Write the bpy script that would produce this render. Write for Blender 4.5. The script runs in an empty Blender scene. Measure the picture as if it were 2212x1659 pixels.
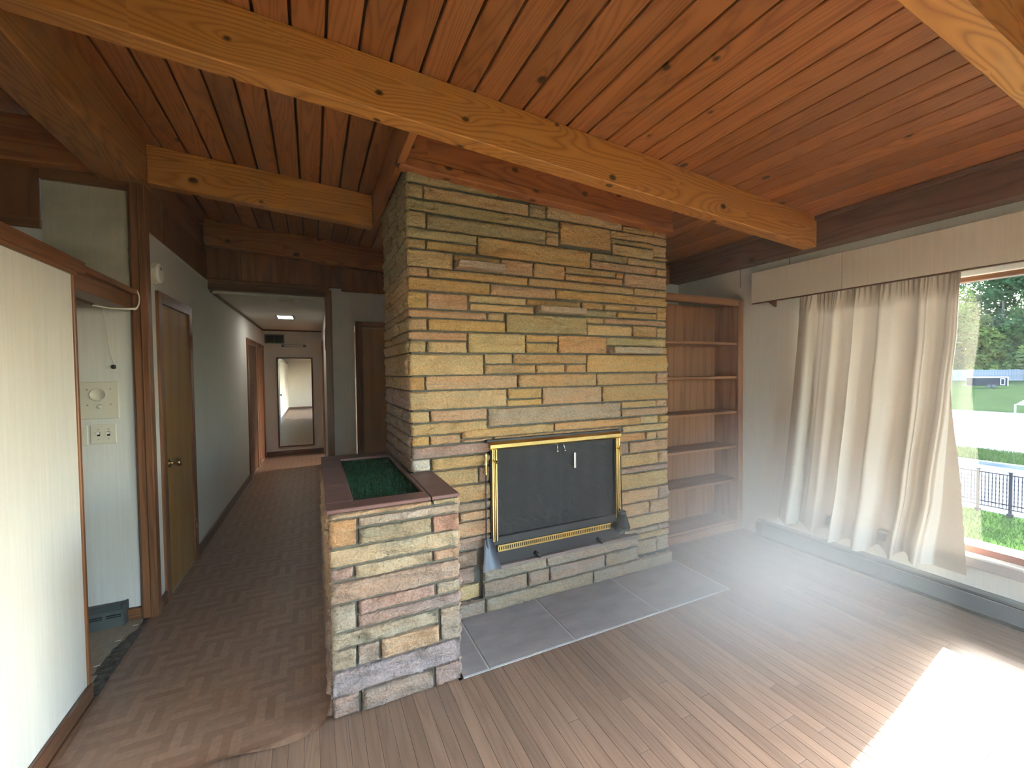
import bpy, bmesh, math, random
from mathutils import Vector, Matrix, noise
random.seed(7)
S = bpy.context.scene
C = S.collection
PI = math.pi

# ------------------------------------------------------------------ camera, sky, sun, exposure
cam_d = bpy.data.cameras.new('camera'); cam = bpy.data.objects.new('camera', cam_d); C.objects.link(cam)
F_PX = 908.877
cam_d.sensor_fit = 'HORIZONTAL'; cam_d.sensor_width = 36.0; cam_d.lens = 36.0 * F_PX / 2212.0
cam_d.clip_start = 0.02; cam_d.clip_end = 1000
CR = Matrix(((0.9037076, -0.4280087, -0.0110063), (-0.0219432, -0.0206279, -0.9995464), (0.4275875, 0.9035392, -0.0280334)))
right, down, fwd = CR[0], CR[1], CR[2]
cam.matrix_world = Matrix(((right.x, -down.x, -fwd.x, 0), (right.y, -down.y, -fwd.y, 0), (right.z, -down.z, -fwd.z, 1.52), (0, 0, 0, 1)))
S.camera = cam

W = bpy.data.worlds.new('world'); S.world = W; W.use_nodes = True
wn = W.node_tree.nodes; wl = W.node_tree.links
for n in list(wn): wn.remove(n)
sky = wn.new('ShaderNodeTexSky'); sky.sky_type = 'NISHITA'; sky.sun_disc = False
sky.sun_elevation = math.radians(30); sky.sun_rotation = math.radians(81.3)
sky.air_density = 1.0; sky.dust_density = 1.5; sky.ozone_density = 1.0
bg = wn.new('ShaderNodeBackground'); bg.inputs['Strength'].default_value = 0.66
wo = wn.new('ShaderNodeOutputWorld')
wl.new(sky.outputs[0], bg.inputs[0]); wl.new(bg.outputs[0], wo.inputs[0])

sun_d = bpy.data.lights.new('sun', 'SUN'); sun = bpy.data.objects.new('sun', sun_d); C.objects.link(sun)
sun_d.energy = 4.4; sun_d.angle = math.radians(0.6); sun_d.color = (1.0, 0.93, 0.82)
EL = math.radians(30.0)
SUN = Vector((math.cos(EL) * 0.985, math.cos(EL) * 0.172, math.sin(EL)))
sun.rotation_euler = SUN.to_track_quat('Z', 'Y').to_euler()

vs = S.view_settings
vs.view_transform = 'Standard'; vs.look = 'None'; vs.gamma = 1.0; vs.exposure = 3.2
try: vs.use_curve_mapping = False
except Exception: pass
cy = S.cycles
cy.max_bounces = 8; cy.diffuse_bounces = 5; cy.glossy_bounces = 4; cy.transparent_max_bounces = 16
cy.transmission_bounces = 8; cy.volume_bounces = 2; cy.sample_clamp_indirect = 6.0
cy.caustics_reflective = False; cy.caustics_refractive = False

# ------------------------------------------------------------------ material helpers
MATS = {}
class NT:
    def __init__(s, name):
        s.m = bpy.data.materials.new(name); s.m.use_nodes = True
        s.t = s.m.node_tree; s.n = s.t.nodes; s.l = s.t.links
        s.bsdf = s.n['Principled BSDF']; s.out = s.n['Material Output']; MATS[name] = s.m
    def new(s, ty, **kw):
        n = s.n.new(ty)
        for k, v in kw.items():
            if isinstance(k, str) and hasattr(n, k): setattr(n, k, v)
        return n
    def link(s, a, b): s.l.new(a, b)
    def math(s, op, a, b=None, c=None):
        n = s.n.new('ShaderNodeMath'); n.operation = op
        for i, v in enumerate((a, b, c)):
            if v is None: continue
            if isinstance(v, (int, float)): n.inputs[i].default_value = v
            else: s.l.new(v, n.inputs[i])
        return n.outputs[0]
    def vmath(s, op, a, b):
        n = s.n.new('ShaderNodeVectorMath'); n.operation = op
        for i, v in enumerate((a, b)):
            if isinstance(v, (tuple, list)): n.inputs[i].default_value = v
            else: s.l.new(v, n.inputs[i])
        return n.outputs[0]
    def mix(s, f, a, b, blend='MIX'):
        n = s.n.new('ShaderNodeMix'); n.data_type = 'RGBA'; n.blend_type = blend
        for i, v in ((0, f), (6, a), (7, b)):
            if isinstance(v, (int, float)): n.inputs[i].default_value = v
            elif isinstance(v, (tuple, list)): n.inputs[i].default_value = (*v[:3], 1)
            else: s.l.new(v, n.inputs[i])
        return n.outputs[2]
    def noise(s, vec, scale, detail=2.0, rough=0.5):
        n = s.n.new('ShaderNodeTexNoise'); n.inputs['Scale'].default_value = scale
        n.inputs['Detail'].default_value = detail; n.inputs['Roughness'].default_value = rough
        s.l.new(vec, n.inputs['Vector']); return n.outputs['Fac']
    def ramp(s, f, stops):
        n = s.n.new('ShaderNodeValToRGB'); e = n.color_ramp.elements
        while len(e) < len(stops): e.new(0.5)
        for i, (p, c) in enumerate(stops): e[i].position = p; e[i].color = (*c[:3], 1) if isinstance(c, (tuple, list)) else (c, c, c, 1)
        s.l.new(f, n.inputs[0]); return n.outputs[0]
    def rng(s, f, a, b, c, d):
        n = s.n.new('ShaderNodeMapRange'); s.l.new(f, n.inputs[0])
        for i, v in enumerate((a, b, c, d)): n.inputs[1 + i].default_value = v
        return n.outputs[0]
    def bump(s, h, strength, dist=0.01):
        n = s.n.new('ShaderNodeBump'); n.inputs['Strength'].default_value = strength; n.inputs['Distance'].default_value = dist
        s.l.new(h, n.inputs['Height']); s.l.new(n.outputs[0], s.bsdf.inputs['Normal'])
    def col(s, c):
        i = s.bsdf.inputs['Base Color']
        if isinstance(c, (tuple, list)): i.default_value = (*c[:3], 1)
        else: s.l.new(c, i)
    def p(s, **kw):
        for k, v in kw.items(): s.bsdf.inputs[k.replace('_', ' ')].default_value = v
        return s
    def obj_vec(s, shift=True, scale=(1, 1, 1)):
        tc = s.n.new('ShaderNodeTexCoord'); v = tc.outputs['Object']
        if shift:
            oi = s.n.new('ShaderNodeObjectInfo'); c = s.n.new('ShaderNodeCombineXYZ')
            a = s.math('MULTIPLY', oi.outputs['Random'], 41.0); b = s.math('MULTIPLY', oi.outputs['Random'], 173.0)
            s.link(a, c.inputs[0]); s.link(b, c.inputs[1]); s.link(a, c.inputs[2])
            s.rand = oi.outputs['Random']; s.ocol = oi.outputs['Color']
            v = s.vmath('ADD', v, c.outputs[0])
        if scale != (1, 1, 1): v = s.vmath('MULTIPLY', v, scale)
        return v

def plain(name, c, rough=0.5, metal=0.0, spec=0.5):
    t = NT(name); t.col(c); t.p(Roughness=rough, Metallic=metal); t.bsdf.inputs['Specular IOR Level'].default_value = spec
    return t.m

def wood(name, light, dark, axis='Y', ring=7.0, across=4.5, along=0.42, fib=0.35, rough=0.42, knots=0.0, vary=0.25, spec=0.4, knot_sp=1.0, con=0.8):
    t = NT(name); v = t.obj_vec()
    i = 'XYZ'.index(axis)
    def sc(a, b): r = [a, a, a]; r[i] = b; return tuple(r)
    f = t.noise(t.vmath('MULTIPLY', v, sc(across, along)), 1.0, 2.0, 0.45)
    f = t.math('MULTIPLY', f, ring)
    kd = None
    if knots > 0:
        sp = t.n.new('ShaderNodeSeparateXYZ'); t.link(v, sp.inputs[0]); o2 = [k for k in range(3) if k != i]
        cb = t.n.new('ShaderNodeCombineXYZ'); t.link(t.math('MULTIPLY', sp.outputs[i], 2.1 * knot_sp), cb.inputs[0])
        t.link(t.math('MULTIPLY', t.math('ADD', sp.outputs[o2[0]], sp.outputs[o2[1]]), 3.1 * knot_sp), cb.inputs[1])
        vo = t.n.new('ShaderNodeTexVoronoi'); vo.voronoi_dimensions = '2D'; vo.inputs['Scale'].default_value = 1.0
        t.link(cb.outputs[0], vo.inputs['Vector'])
        sc_ = t.n.new('ShaderNodeSeparateColor'); t.link(vo.outputs['Color'], sc_.inputs[0])
        on = t.math('GREATER_THAN', sc_.outputs[0], 0.55)
        kd = t.math('ADD', vo.outputs['Distance'], t.math('MULTIPLY', t.math('SUBTRACT', 1.0, on), 2.0))
        kd = t.math('ADD', kd, t.math('MULTIPLY', sc_.outputs[1], 0.035))
        f = t.math('ADD', f, t.math('DIVIDE', 0.42 * knots, t.math('ADD', kd, 0.09)))
    w = t.math('PINGPONG', f, 0.5); w = t.rng(w, 0.0, 0.5, 0.0, 1.0)
    w = t.math('POWER', w, 2.2)
    fb = t.noise(t.vmath('MULTIPLY', v, sc(150.0, 3.0)), 1.0, 2.0)
    big = t.noise(t.vmath('MULTIPLY', v, sc(5.0, 0.5)), 1.0, 1.0)
    g = t.math('ADD', t.math('MULTIPLY', w, con), t.math('MULTIPLY', t.math('SUBTRACT', fb, 0.35), fib))
    col = t.mix(g, light, dark)
    col = t.mix(t.rng(big, 0.3, 0.7, 0.0, 0.35), col, tuple(x * 0.62 for x in light))
    if kd is not None:
        col = t.mix(t.rng(kd, 0.045 * knot_sp, 0.075 * knot_sp, 0.92, 0.0), col, (0.035, 0.016, 0.008))
    hv = t.n.new('ShaderNodeHueSaturation'); t.link(col, hv.inputs['Color'])
    t.link(t.rng(t.rand, 0, 1, 1 - vary, 1 + vary), hv.inputs['Value'])
    t.col(hv.outputs[0]); t.p(Roughness=rough); t.bsdf.inputs['Specular IOR Level'].default_value = spec
    t.bump(t.math('ADD', w, fb), 0.12, 0.002)
    return t.m

def paper(name, c, stain=0.0):
    t = NT(name); tc = t.n.new('ShaderNodeTexCoord'); g = tc.outputs['Object']
    a = t.noise(t.vmath('MULTIPLY', g, (70, 70, 2.5)), 1.0, 3.0, 0.6)
    b = t.noise(t.vmath('MULTIPLY', g, (260, 260, 400)), 1.0, 1.0)
    d = t.noise(g, 1.7, 3.0)
    h = t.math('ADD', t.math('MULTIPLY', a, 0.6), t.math('MULTIPLY', b, 0.4))
    col = t.mix(t.rng(h, 0.3, 0.7, 0.0, 1.0), tuple(x * 0.86 for x in c), c)
    col = t.mix(t.rng(d, 0.45, 0.75, 0.0, 0.16), col, (c[0] * .72, c[1] * .66, c[2] * .55))
    if stain > 0:
        e = t.noise(t.vmath('MULTIPLY', g, (1.0, 1.0, 1.6)), 2.3, 3.0)
        col = t.mix(t.rng(e, 0.42, 0.72, 0.0, stain), col, (0.20, 0.17, 0.13))
    t.col(col); t.p(Roughness=0.85); t.bsdf.inputs['Specular IOR Level'].default_value = 0.2
    t.bump(h, 0.25, 0.002)
    return t.m

PLANK = wood('plank_wood', (0.42, 0.160, 0.048), (0.18, 0.054, 0.016), 'Y', 36.0, 4.2, 0.30, 0.26, 0.40, 0.55, 0.20, con=0.62)
BEAMX = wood('beam_wood_x', (0.64, 0.285, 0.066), (0.33, 0.115, 0.020), 'X', 36.0, 3.4, 0.36, 0.20, 0.38, 0.8, 0.05, knot_sp=1.0)
BEAMY = wood('beam_wood_y', (0.44, 0.185, 0.052), (0.21, 0.070, 0.018), 'Y', 26.0, 3.4, 0.36, 0.25, 0.40, 0.5, 0.06, knot_sp=0.9)
HEADX = wood('header_wood', (0.42, 0.150, 0.042), (0.22, 0.062, 0.018), 'X', 20.0, 5.0, 0.30, 0.35, 0.42, 0.5, 0.08, knot_sp=1.6)
HEADY = wood('header_wood_y', (0.40, 0.145, 0.042), (0.20, 0.058, 0.018), 'Y', 6.0, 7.0, 0.35, 0.35, 0.42, 0.3, 0.08)
TRIMZ = wood('trim_wood_z', (0.225, 0.090, 0.034), (0.09, 0.032, 0.012), 'Z', 5.0, 22.0, 0.7, 0.45, 0.40, 0, 0.08)
TRIMX = wood('trim_wood_x', (0.225, 0.090, 0.034), (0.09, 0.032, 0.012), 'X', 5.0, 22.0, 0.7, 0.45, 0.40, 0, 0.08)
TRIMY = wood('trim_wood_y', (0.225, 0.090, 0.034), (0.09, 0.032, 0.012), 'Y', 5.0, 22.0, 0.7, 0.45, 0.40, 0, 0.08)
PANELZ = wood('panel_wood', (0.24, 0.085, 0.028), (0.12, 0.038, 0.013), 'Z', 5.0, 6.0, 0.6, 0.4, 0.45, 0, 0.15)
DOORW = wood('door_wood', (0.42, 0.225, 0.060), (0.30, 0.145, 0.035), 'Z', 3.0, 4.0, 0.4, 0.25, 0.5, 0, 0.05, 0.25)
DOORB = wood('brown_door_wood', (0.40, 0.205, 0.090), (0.29, 0.135, 0.055), 'Z', 3.0, 4.0, 0.4, 0.3, 0.5, 0, 0.05, 0.25)
SHELFW = wood('shelf_wood', (0.29, 0.130, 0.058), (0.16, 0.062, 0.025), 'Z', 5.0, 9.0, 0.5, 0.4, 0.5, 0, 0.06)
SHELFX = wood('shelf_wood_x', (0.29, 0.130, 0.058), (0.16, 0.062, 0.025), 'X', 5.0, 9.0, 0.5, 0.4, 0.5, 0, 0.06)
OAK = wood('oak_floor', (0.275, 0.178, 0.122), (0.135, 0.083, 0.055), 'Y', 14.0, 8.0, 0.45, 0.40, 0.34, 0, 0.13, 0.45, con=0.42)
DARKBASE = wood('base_wood', (0.13, 0.055, 0.024), (0.06, 0.024, 0.012), 'Y', 5.0, 18.0, 0.7, 0.45, 0.42, 0, 0.05)
DARKBASEX = wood('base_wood_x', (0.13, 0.055, 0.024), (0.06, 0.024, 0.012), 'X', 5.0, 18.0, 0.7, 0.45, 0.42, 0, 0.05)
SHADEBEAM = wood('shaded_beam_wood', (0.17, 0.085, 0.052), (0.09, 0.040, 0.024), 'Y', 20.0, 4.0, 0.35, 0.3, 0.5, 0.2, 0.05)  # backlit shade of the window beam is put into the wood colour
WALL = paper('wall_paper', (0.66, 0.645, 0.59))
HALLW = paper('hall_wall_paper', (0.76, 0.745, 0.69))
WALL2 = paper('wall_paper_stained', (0.52, 0.48, 0.37), 0.55)
VALFAB = paper('valance_cloth', (0.64, 0.59, 0.49))
CEILW = plain('hall_ceiling_paint', (0.62, 0.60, 0.54), 0.8)
WHITE = plain('white_plastic', (0.78, 0.77, 0.72), 0.4)
IVORY = plain('ivory_plastic', (0.60, 0.56, 0.45), 0.5)
BLACK = plain('black_iron', (0.018, 0.018, 0.020), 0.45)
BLACKM = plain('black_matte', (0.012, 0.012, 0.013), 0.85, 0, 0.2)
BRASS = plain('polished_brass', (0.86, 0.62, 0.22), 0.20, 1.0)
OLDBRASS = plain('aged_brass', (0.34, 0.23, 0.10), 0.35, 1.0)
COPPER = plain('copper_hinge', (0.30, 0.13, 0.07), 0.4, 1.0)
STEEL = plain('grey_steel', (0.085, 0.10, 0.125), 0.45, 0.35)
CHROME = plain('bright_metal', (0.62, 0.62, 0.62), 0.25, 1.0)
GREYREG = plain('grey_register', (0.055, 0.070, 0.070), 0.55)
HEATERM = plain('heater_enamel', (0.075, 0.095, 0.105), 0.45)
WHITEF = plain('white_window_paint', (0.80, 0.80, 0.78), 0.4)
GREYF = plain('grey_sill_paint', (0.36, 0.33, 0.32), 0.5)
REDF = plain('red_sash_paint', (0.24, 0.105, 0.08), 0.6)
CORD = plain('white_cord', (0.72, 0.68, 0.58), 0.5)
DARKHOLE = plain('dark_recess', (0.01, 0.01, 0.01), 0.9, 0, 0.1)

def stone_mat():
    t = NT('sandstone'); v = t.obj_vec()
    band = t.noise(t.vmath('MULTIPLY', v, (3.5, 3.5, 26)), 1.0, 3.0, 0.55)
    blot = t.noise(v, 7.0, 3.0, 0.6)
    fine = t.noise(v, 95.0, 5.0, 0.7)
    mid = t.noise(t.vmath('MULTIPLY', v, (1, 1, 1.9)), 26.0, 4.0, 0.6)
    c = t.mix(t.rng(band, 0.35, 0.68, 0.0, 0.55), t.ocol, t.mix(1.0, t.ocol, (1.22, 0.93, 0.72), 'MULTIPLY'))
    c = t.mix(t.rng(blot, 0.52, 0.72, 0.0, 0.45), c, t.mix(1.0, t.ocol, (0.72, 0.72, 0.70), 'MULTIPLY'))
    c = t.mix(t.rng(fine, 0.3, 0.7, 0.0, 1.0), t.mix(1.0, c, (0.66, 0.65, 0.63), 'MULTIPLY'), t.mix(1.0, c, (1.16, 1.16, 1.16), 'MULTIPLY'))
    t.col(c); t.p(Roughness=0.9); t.bsdf.inputs['Specular IOR Level'].default_value = 0.2
    h = t.math('ADD', t.math('MULTIPLY', mid, 0.75), t.math('MULTIPLY', fine, 0.30))
    t.bump(t.math('ADD', h, t.math('MULTIPLY', band, 0.35)), 1.0, 0.040)
    return t.m
STONE = stone_mat()
def mortar_mat():
    t = NT('grey_mortar'); v = t.obj_vec(False)
    f = t.noise(v, 60.0, 4.0, 0.6); b = t.noise(v, 3.0, 2.0)
    t.col(t.mix(t.rng(f, 0.3, 0.7, 0, 1), (0.095, 0.090, 0.072), (0.165, 0.157, 0.125))); t.p(Roughness=0.95)
    t.bump(f, 0.5, 0.005); return t.m
MORTAR = mortar_mat()
def slate_mat(name, c):
    t = NT(name); v = t.obj_vec()
    f = t.noise(t.vmath('MULTIPLY', v, (3, 7, 5)), 1.5, 5.0, 0.62); g = t.noise(v, 60, 3.0)
    t.col(t.mix(t.rng(f, 0.3, 0.7, 0, 1), tuple(x * 0.8 for x in c), tuple(x * 1.15 for x in c))); t.p(Roughness=0.52)
    t.bump(t.math('ADD', f, t.math('MULTIPLY', g, 0.2)), 0.30, 0.008); return t.m
TILE = slate_mat('hearth_slate', (0.30, 0.275, 0.27))
COPING = slate_mat('maroon_slab', (0.17, 0.085, 0.075))
SLAB = slate_mat('ledge_slab', (0.20, 0.15, 0.135))
GROUT = plain('pale_grout', (0.50, 0.49, 0.47), 0.9)

def vinyl_mat():
    t = NT('parquet_vinyl'); tc = t.n.new('ShaderNodeTexCoord'); sp = t.n.new('ShaderNodeSeparateXYZ'); t.link(tc.outputs['Object'], sp.inputs[0])
    q = 0.150
    x, y = t.math('DIVIDE', sp.outputs[0], q), t.math('DIVIDE', sp.outputs[1], q)
    ix, iy = t.math('FLOOR', x), t.math('FLOOR', y)
    fx, fy = t.math('FRACT', x), t.math('FRACT', y)
    chk = t.math('FLOORED_MODULO', t.math('ADD', ix, iy), 2.0)
    def pick(a, b): 
        n = t.n.new('ShaderNodeMix'); n.data_type = 'FLOAT'; t.link(chk, n.inputs[0]); t.link(a, n.inputs[2]); t.link(b, n.inputs[3]); return n.outputs[0]
    across = pick(fx, fy); alongc = pick(sp.outputs[1], sp.outputs[0])
    k = t.math('FLOOR', t.math('MULTIPLY', across, 4.0))
    cb = t.n.new('ShaderNodeCombineXYZ'); t.link(ix, cb.inputs[0]); t.link(iy, cb.inputs[1]); t.link(k, cb.inputs[2])
    wn_ = t.n.new('ShaderNodeTexWhiteNoise'); wn_.noise_dimensions = '3D'; t.link(cb.outputs[0], wn_.inputs[0])
    par = t.math('FLOORED_MODULO', k, 2.0)
    tone = t.math('ADD', t.math('MULTIPLY', wn_.outputs[0], 0.35), t.math('MULTIPLY', par, 0.50))
    g = t.noise(t.vmath('MULTIPLY', tc.outputs['Object'], (40, 40, 1)), 1.0, 3.0)
    c = t.mix(tone, (0.235, 0.135, 0.086), (0.36, 0.225, 0.150))
    c = t.mix(t.rng(g, 0.35, 0.65, 0, 0.3), c, (0.13, 0.07, 0.043))
    t.col(c); t.p(Roughness=0.38); t.bsdf.inputs['Specular IOR Level'].default_value = 0.4
    t.bump(g, 0.05, 0.001); return t.m
VINYL = vinyl_mat()
def speck(name, a, b, sc, rough=0.8, bump=0.0):
    t = NT(name); v = t.obj_vec(False); f = t.noise(v, sc, 4.0, 0.6)
    t.col(t.mix(t.rng(f, 0.32, 0.68, 0, 1), a, b)); t.p(Roughness=rough)
    if bump: t.bump(f, bump, 0.02)
    if rough > 0.85: t.bsdf.inputs['Specular IOR Level'].default_value = 0.0
    return t.m
KVINYL = speck('beige_vinyl', (0.36, 0.30, 0.20), (0.47, 0.41, 0.29), 30, 0.5)
UNDERLAY = speck('torn_underlay', (0.05, 0.05, 0.045), (0.20, 0.19, 0.16), 25, 0.9, 0.5)
TURF = speck('green_turf', (0.008, 0.045, 0.022), (0.02, 0.10, 0.045), 80, 0.95)
LITSOOTBR = speck('lit_sooty_brick', (0.16, 0.12, 0.10), (0.40, 0.30, 0.235), 20, 0.9, 0.4)
SOOT = speck('soot', (0.008, 0.008, 0.008), (0.03, 0.028, 0.026), 12, 0.95)
GRASS = speck('lawn_grass', (0.014, 0.036, 0.005), (0.036, 0.066, 0.010), 2.2, 0.9)
CONC = speck('pale_concrete', (0.16, 0.16, 0.16), (0.22, 0.22, 0.22), 1.5, 0.9)
ASPH = speck('pale_asphalt', (0.085, 0.09, 0.095), (0.11, 0.115, 0.12), 3.0, 0.9)
GRAVEL = speck('gravel', (0.03, 0.03, 0.035), (0.2, 0.2, 0.2), 1.6, 0.95)
BANK = speck('dark_green_bank', (0.006, 0.014, 0.006), (0.018, 0.030, 0.010), 0.35, 0.95)  # dark green mottling over the whole bank
FENCEM = plain('fence_black', (0.008, 0.008, 0.012), 0.9, 0, 0.05)
BOARDF = speck('weathered_board', (0.07, 0.075, 0.085), (0.11, 0.115, 0.125), 1.0, 0.9)
BARK = plain('bark', (0.06, 0.045, 0.035), 0.9)
TRAILER = plain('dark_trailer_panel', (0.012, 0.014, 0.018), 0.9, 0, 0.0)
TRROOF = plain('white_trailer_roof', (0.60, 0.60, 0.60), 0.9, 0, 0.0)
RUBBER = plain('rubber', (0.015, 0.015, 0.015), 0.8)
def leaf_mat(name, c):
    t = NT(name); tc = t.n.new('ShaderNodeTexCoord'); f = t.noise(tc.outputs['Object'], 0.35, 3.0)
    col = t.mix(t.rng(f, 0.3, 0.7, 0, 1), tuple(x * 0.6 for x in c), c)
    d = t.n.new('ShaderNodeBsdfDiffuse'); tr = t.n.new('ShaderNodeBsdfTranslucent'); mx = t.n.new('ShaderNodeMixShader'); mx.inputs[0].default_value = 0.45
    t.link(col, d.inputs[0]); t.link(col, tr.inputs[0]); t.link(d.outputs[0], mx.inputs[1]); t.link(tr.outputs[0], mx.inputs[2]); t.link(mx.outputs[0], t.out.inputs[0])
    return t.m
LEAF1 = leaf_mat('leaf_green', (0.05, 0.10, 0.03)); LEAF2 = leaf_mat('leaf_yellow_green', (0.10, 0.135, 0.03)); LEAF3 = leaf_mat('leaf_dark', (0.025, 0.055, 0.022))
def curtain_mat():
    t = NT('curtain_cloth'); v = t.obj_vec(False)
    f = t.noise(t.vmath('MULTIPLY', v, (300, 300, 300)), 1.0, 2.0); b = t.noise(t.vmath('MULTIPLY', v, (2, 3, 1)), 2.0, 2.0)
    col = t.mix(t.rng(f, 0.3, 0.7, 0, 1), (0.49, 0.435, 0.36), (0.57, 0.51, 0.425))
    col = t.mix(t.rng(b, 0.4, 0.7, 0, 0.25), col, (0.44, 0.385, 0.315))
    d = t.n.new('ShaderNodeBsdfDiffuse'); tr = t.n.new('ShaderNodeBsdfTranslucent'); mx = t.n.new('ShaderNodeMixShader'); mx.inputs[0].default_value = 0.016
    t.link(col, d.inputs[0]); t.link(col, tr.inputs[0]); t.link(d.outputs[0], mx.inputs[1]); t.link(tr.outputs[0], mx.inputs[2]); t.link(mx.outputs[0], t.out.inputs[0])
    return t.m
CURT = curtain_mat()
def glass_mat():
    t = NT('window_glass')
    tr = t.n.new('ShaderNodeBsdfTransparent'); tr.inputs[0].default_value = (0.93, 0.965, 0.97, 1)
    gl = t.n.new('ShaderNodeBsdfGlossy'); gl.inputs['Roughness'].default_value = 0.02
    fr = t.n.new('ShaderNodeFresnel'); fr.inputs[0].default_value = 1.45
    mx = t.n.new('ShaderNodeMixShader'); t.link(fr.outputs[0], mx.inputs[0]); t.link(tr.outputs[0], mx.inputs[1]); t.link(gl.outputs[0], mx.inputs[2]); t.link(mx.outputs[0], t.out.inputs[0])
    return t.m
GLASS = glass_mat()
def mirror_mat():
    t = NT('mirror_glass'); t.col((0.80, 0.82, 0.80)); t.p(Metallic=1.0, Roughness=0.015); return t.m
MIRROR = mirror_mat()
def screen_mat():
    t = NT('wire_mesh'); t.col((0.012, 0.012, 0.013)); t.p(Roughness=0.7)
    tr = t.n.new('ShaderNodeBsdfTransparent'); mx = t.n.new('ShaderNodeMixShader')
    tc = t.n.new('ShaderNodeTexCoord'); sp = t.n.new('ShaderNodeSeparateXYZ'); t.link(tc.outputs['Object'], sp.inputs[0])
    a = t.math('ADD', sp.outputs[0], sp.outputs[2]); b = t.math('SUBTRACT', sp.outputs[0], sp.outputs[2])
    fa = t.math('PINGPONG', t.math('MULTIPLY', a, 190.0), 1.0); fb = t.math('PINGPONG', t.math('MULTIPLY', b, 190.0), 1.0)
    m = t.math('MINIMUM', fa, fb)
    t.link(t.rng(m, 0.50, 0.66, 1.0, 0.08), mx.inputs[0]); t.link(tr.outputs[0], mx.inputs[1]); t.link(t.bsdf.outputs[0], mx.inputs[2]); t.link(mx.outputs[0], t.out.inputs[0])
    return t.m
MESHW = screen_mat()
def emit(name, c, s):
    t = NT(name); e = t.n.new('ShaderNodeEmission'); e.inputs[0].default_value = (*c, 1); e.inputs[1].default_value = s
    t.link(e.outputs[0], t.out.inputs[0]); return t.m
LAMPON = emit('lit_diffuser', (1.0, 0.97, 0.90), 3.0)

# ------------------------------------------------------------------ mesh helpers
class MB:
    def __init__(s): s.bm = bmesh.new()
    def box(s, a, b, bev=0.0, rz=0.0, piv=None):
        x0, y0, z0 = (min(a[i], b[i]) for i in range(3)); x1, y1, z1 = (max(a[i], b[i]) for i in range(3))
        P = [(x0, y0, z0), (x1, y0, z0), (x1, y1, z0), (x0, y1, z0), (x0, y0, z1), (x1, y0, z1), (x1, y1, z1), (x0, y1, z1)]
        return s.hexa(P, bev)
    def hexa(s, P, bev=0.0):
        v = [s.bm.verts.new(p) for p in P]
        fs = [s.bm.faces.new([v[i] for i in f]) for f in ((3, 2, 1, 0), (4, 5, 6, 7), (0, 1, 5, 4), (1, 2, 6, 5), (2, 3, 7, 6), (3, 0, 4, 7))]
        if bev > 0:
            es = list({e for f in fs for e in f.edges})
            bmesh.ops.bevel(s.bm, geom=es, offset=bev, segments=1, affect='EDGES', profile=0.5)
        return s
    def prism(s, pts, d):
        d = Vector(d); a = [s.bm.verts.new(p) for p in pts]; b = [s.bm.verts.new(Vector(p) + d) for p in pts]; n = len(pts)
        s.bm.faces.new(a); s.bm.faces.new(b[::-1])
        for i in range(n): s.bm.faces.new((a[i], b[i], b[(i + 1) % n], a[(i + 1) % n]))
        return s
    def tube(s, pts, r, n=8, r_end=None, caps=True):
        pts = [Vector(p) for p in pts]; rings = []; up = None
        for i, p in enumerate(pts):
            d = (pts[min(i + 1, len(pts) - 1)] - pts[max(i - 1, 0)]).normalized()
            if up is None: up = Vector((0, 0, 1)) if abs(d.z) < 0.9 else Vector((1, 0, 0))
            a = d.cross(up).normalized(); b = a.cross(d).normalized(); up = b
            rr = (r[i] if isinstance(r, (list, tuple)) else r)
            rings.append([s.bm.verts.new(p + (a * math.cos(2 * PI * k / n) + b * math.sin(2 * PI * k / n)) * rr) for k in range(n)])
        for i in range(len(rings) - 1):
            for k in range(n): s.bm.faces.new((rings[i][k], rings[i][(k + 1) % n], rings[i + 1][(k + 1) % n], rings[i + 1][k]))
        if caps: s.bm.faces.new(rings[0][::-1]); s.bm.faces.new(rings[-1])
        return s
    def lathe(s, o, axis, prof, n=20):
        o = Vector(o); ax = Vector(axis).normalized(); t = Vector((0, 0, 1)) if abs(ax.z) < 0.9 else Vector((1, 0, 0))
        a = ax.cross(t).normalized(); b = ax.cross(a)
        rings = [[s.bm.verts.new(o + ax * h + (a * math.cos(2 * PI * k / n) + b * math.sin(2 * PI * k / n)) * max(r, 1e-4)) for k in range(n)] for r, h in prof]
        for i in range(len(rings) - 1):
            for k in range(n): s.bm.faces.new((rings[i][k], rings[i][(k + 1) % n], rings[i + 1][(k + 1) % n], rings[i + 1][k]))
        s.bm.faces.new(rings[0][::-1]); s.bm.faces.new(rings[-1])
        return s
    def quad(s, *p): s.bm.faces.new([s.bm.verts.new(q) for q in p]); return s
    def grid(s, fn, nu, nv):
        V = [[s.bm.verts.new(fn(i / nu, j / nv)) for i in range(nu + 1)] for j in range(nv + 1)]
        for j in range(nv):
            for i in range(nu): s.bm.faces.new((V[j][i], V[j][i + 1], V[j + 1][i + 1], V[j + 1][i]))
        return V
    def build(s, name, mat, parent=None, org=None, smooth=False):
        off = Vector(org) if org is not None else (Vector(parent['_w']) if parent is not None and '_w' in parent else Vector((0, 0, 0)))
        bmesh.ops.recalc_face_normals(s.bm, faces=s.bm.faces)
        if smooth:
            for f in s.bm.faces: f.smooth = True
        me = bpy.data.meshes.new(name); s.bm.to_mesh(me); s.bm.free()
        if off.length > 0: me.transform(Matrix.Translation(-off))
        me.materials.append(mat)
        o = bpy.data.objects.new(name, me); C.objects.link(o)
        if parent is not None:
            o.parent = parent
            o.location = off - Vector(parent['_w'])
        else: o.location = off
        o['_w'] = tuple(off)
        return o

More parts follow.
